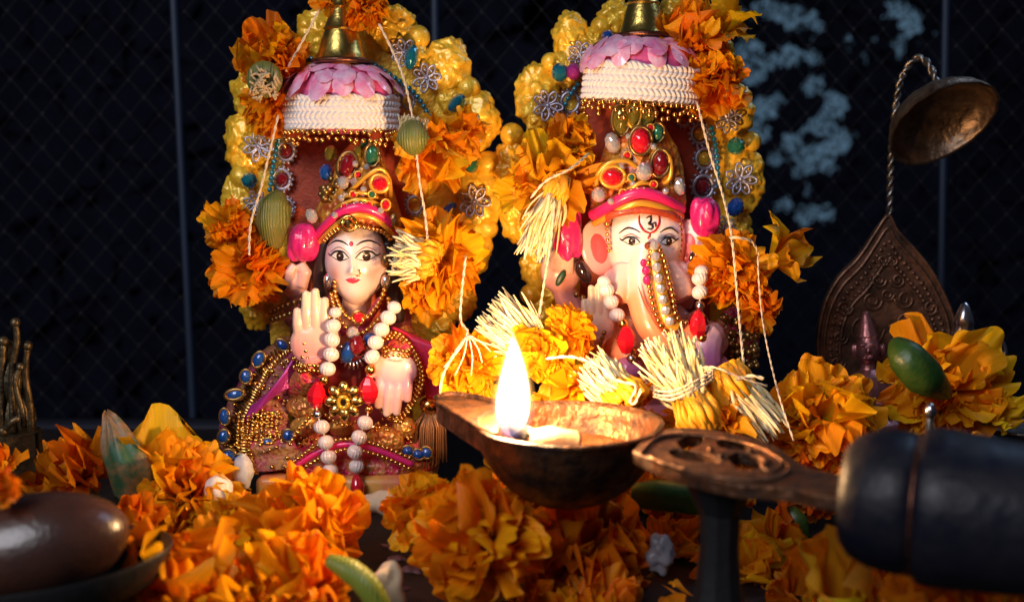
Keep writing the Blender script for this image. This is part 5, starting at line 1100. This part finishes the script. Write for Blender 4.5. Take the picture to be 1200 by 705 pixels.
fg.ell(P(1017, 408, 1.6), (.52, .5, .72), 18, 14); fg.tube([P(1016, 395, 1.7), P(1015, 380, 1.8), P(1014, 364, 1.9)], [.50, .34, .08], 12, smooth=3); fg.tube([P(1017, 425, 1.7), P(1017, 440, 1.7)], [.3, .4], 10)
fg.ell(P(1018, 460, 1.6), (1.1, .8, 1.1), 18, 12); fg.ell(P(1018, 505, 1.4), (1.7, 1.2, .9), 18, 12)
for s in (-1, 1): fg.tube([P(1018+s*26, 440, 1.7), P(1018+s*40, 470, 1.4), P(1018+s*14, 478, .6)], [.34, .32, .24], 10, smooth=3); fg.ell(P(1017+s*17, 410, 1.7), (.14, .15, .3), 8, 6)
fg.ell(P(1017, 411, 1.06), (.10, .14, .16), 8, 6); fg.tube([P(1011, 419, 1.1), P(1017, 420, 1.05), P(1023, 419, 1.1)], .055, 6); 
for s in (-1, 1): fg.ell(P(1017+s*6, 404, 1.15), (.13, .06, .06), 8, 6)
remesh(obj('seated_figure', fg, mat('figure_copper', (0.42, 0.17, 0.17), .36, .85, bump=(3, .3, 'noise')), sh), .05, 1)
q = M(); q.box((P(1040, 500, 2).x, 2.0, .5), (2.6, 1.9, .5)); obj('plinth', q, BR2, sh)
# umbrella
um = thing('metal_umbrella', 'tarnished metal umbrella dome on a twisted rod above the brass shrine', 'umbrella', P(1043, 250, 3.3))
rp = resample(curve([P(1042, 262, 3.35), P(1043, 220, 3.4), P(1046, 160, 3.4), P(1052, 110, 3.4), P(1060, 84, 3.4), P(1075, 68, 3.3), P(1088, 76, 3.1), P(1098, 98, 2.9)], 8), .08); q = M()
for h in (0, math.pi):
    L = []
    for i, p in enumerate(rp):
        t = (rp[min(i+1, len(rp)-1)]-rp[max(i-1, 0)]).normalized(); x, y, _ = frame(t); L.append(p+(x*math.cos(i*.55+h)+y*math.sin(i*.55+h))*.09)
    q.tube(L, .095, 6)
obj('twisted_rod', q, TARN, um)
n_ = Vector((.24, -.66, -.71)).normalized(); x, y, z = frame(-n_); uc = P(1105, 145, 2.2); um_m = Matrix.Translation(uc) @ Matrix((x, y, z)).transposed().to_4x4(); ur = S(64, 2.2)
q = M(); prf = []
for i in range(13): a = math.pi/2*i/12; prf.append((ur*math.sin(a)+.001, 1.45*math.cos(a)))
prf += [(ur*1.03, -.05), (ur*1.0, -.08), (ur*.97, -.03)]
for i in range(12, -1, -1): a = math.pi/2*i/12; prf.append((ur*.96*math.sin(a)+.001, 1.36*math.cos(a)))
q.lathe(prf, 48, um_m, 1, 1, lambda t, j: 1+.012*math.sin(16*t)+.02*math.sin(3*t)); obj('umbrella_dome', q, mat('umbrella_metal', (.36, .25, .17), .42, .95, bump=(3, .7, 'noise'), var=((.12, .08, .06), 1.3, .16)), um, sharp=60)
# small silver figurines
sf = thing('silver_figurine', 'small silver figurine with pointed cap behind the wide open marigold', 'figurine', (P(1140, 440, 0).x, 0, 0))
q = M(); c = P(1131, 354, 0); q.lathe([(.001, 0), (.18, -.1), (.34, -.5), (.44, -.9), (.38, -1.0), (.5, -1.3), (.42, -1.9), (.7, -2.4), (.85, -3.4), (1.1, -c.z), (.001, -c.z)], 20, Matrix.Translation(c), wob=lambda t, j: 1+.06*math.sin(6*t+j)); obj('body', q, SILV, sf)
q = M()
for s in (-1, 1): q.tube([c+Vector((s*.55, -.1, -2.3)), c+Vector((s*.95, -.3, -3.0)), c+Vector((s*.4, -.75, -3.3))], [.2, .18, .14], 8, smooth=3)
obj('arm', q, SILV, sf)
s2 = thing('silver_figurine', 'tiny silver hooded figurine next to the pointed cap one', 'figurine', (P(1172, 440, .5).x, .5, 0))
q = M(); c = P(1172, 398, .5); q.tube([c+Vector((-.2, 0, -1.2)), c+Vector((-.28, 0, -.5)), c+Vector((0, 0, 0)), c+Vector((.26, 0, -.5)), c+Vector((.1, 0, -1.2))], .09, 8, smooth=4); obj('hood', q, SILV, s2)
q = M(); q.ell(c+Vector((0, -.1, -.95)), (.24, .22, .32), 12, 8); q.lathe([(.2, -1.2), (.4, -1.6), (.6, -2.6), (.9, -c.z), (.001, -c.z)], 16, Matrix.Translation(c)); obj('body', q, SILV, s2)
s3 = thing('silver_dish', 'low silver dish under the hooded figurine', 'dish', (P(1195, 500, -3).x, -3, 0))
q = M(); c = P(1195, 498, -3); q.lathe([(.001, -.3), (.8, -.3), (1.4, -.05), (1.55, 0), (1.5, -.12), (.9, -.45), (.5, -.8), (.6, -c.z), (.001, -c.z)], 32, Matrix.Translation(c)); obj('bowl', q, TARN, s3)
pn = thing('metal_pin', 'thin dark metal pin with a round shiny tip behind the black handle', 'pin', (P(1090, 500, -12).x, -12, 0))
q = M(); c = P(1090, 482, -12); q.tube([Vector((c.x, c.y, 0)), c], .13, 10); obj('shaft', q, TARN, pn)
q = M(); q.ell(c, (.19, .19, .28), 12, 10); obj('tip', q, SILV, pn)
# small brass figure at the far left
bf = thing('brass_figure', 'small old brass figure with upright rods standing beside the orange petals', 'figurine', (P(15, 450, -3).x, -3, 0))
OB = mat('dull_brass', (.20, .14, .07), .45, .85, bump=(3, .8, 'noise'), var=((.06, .05, .035), 1.5, .15))
for L, r in (([(18, 378, -3), (20, 400, -3), (14, 440, -3), (16, 530, -3)], .14), ([(32, 405, -2.6), (30, 440, -2.6), (36, 480, -2.6), (38, 530, -2.6)], .15), ([(4, 400, -3), (2, 450, -3), (0, 530, -3)], .15), ([(24, 430, -3.3), (18, 450, -3.4), (26, 480, -3.4), (28, 500, -3.3)], .12), ([(4, 505, -3.6), (14, 494, -3.7), (22, 490, -3.6)], .14)):
    q = M(); q.tube(curve([P(*p) for p in L], 4), r, 8); q.ell(P(*L[0]), r*1.5, 8, 6); obj('rod', q, OB, bf)
q = M(); q.ell(P(6, 445, -2.6), (.75, .5, 1.0), 14, 10); q.ell(P(8, 412, -2.6), (.42, .4, .5), 12, 10); q.ell(P(14, 490, -2.4), (1.0, .6, 1.2), 14, 10); remesh(obj('body', q, OB, bf), .06, 1)
c = P(16, 505, -2.8)
q = M(); q.lathe([(.001, 0), (1.0, 0), (1.0, -c.z), (.001, -c.z)], 18, Matrix.Translation(c), wob=lambda t, j: 1+.08*math.sin(12*t)); obj('pedestal', q, OB, bf, sharp=40)
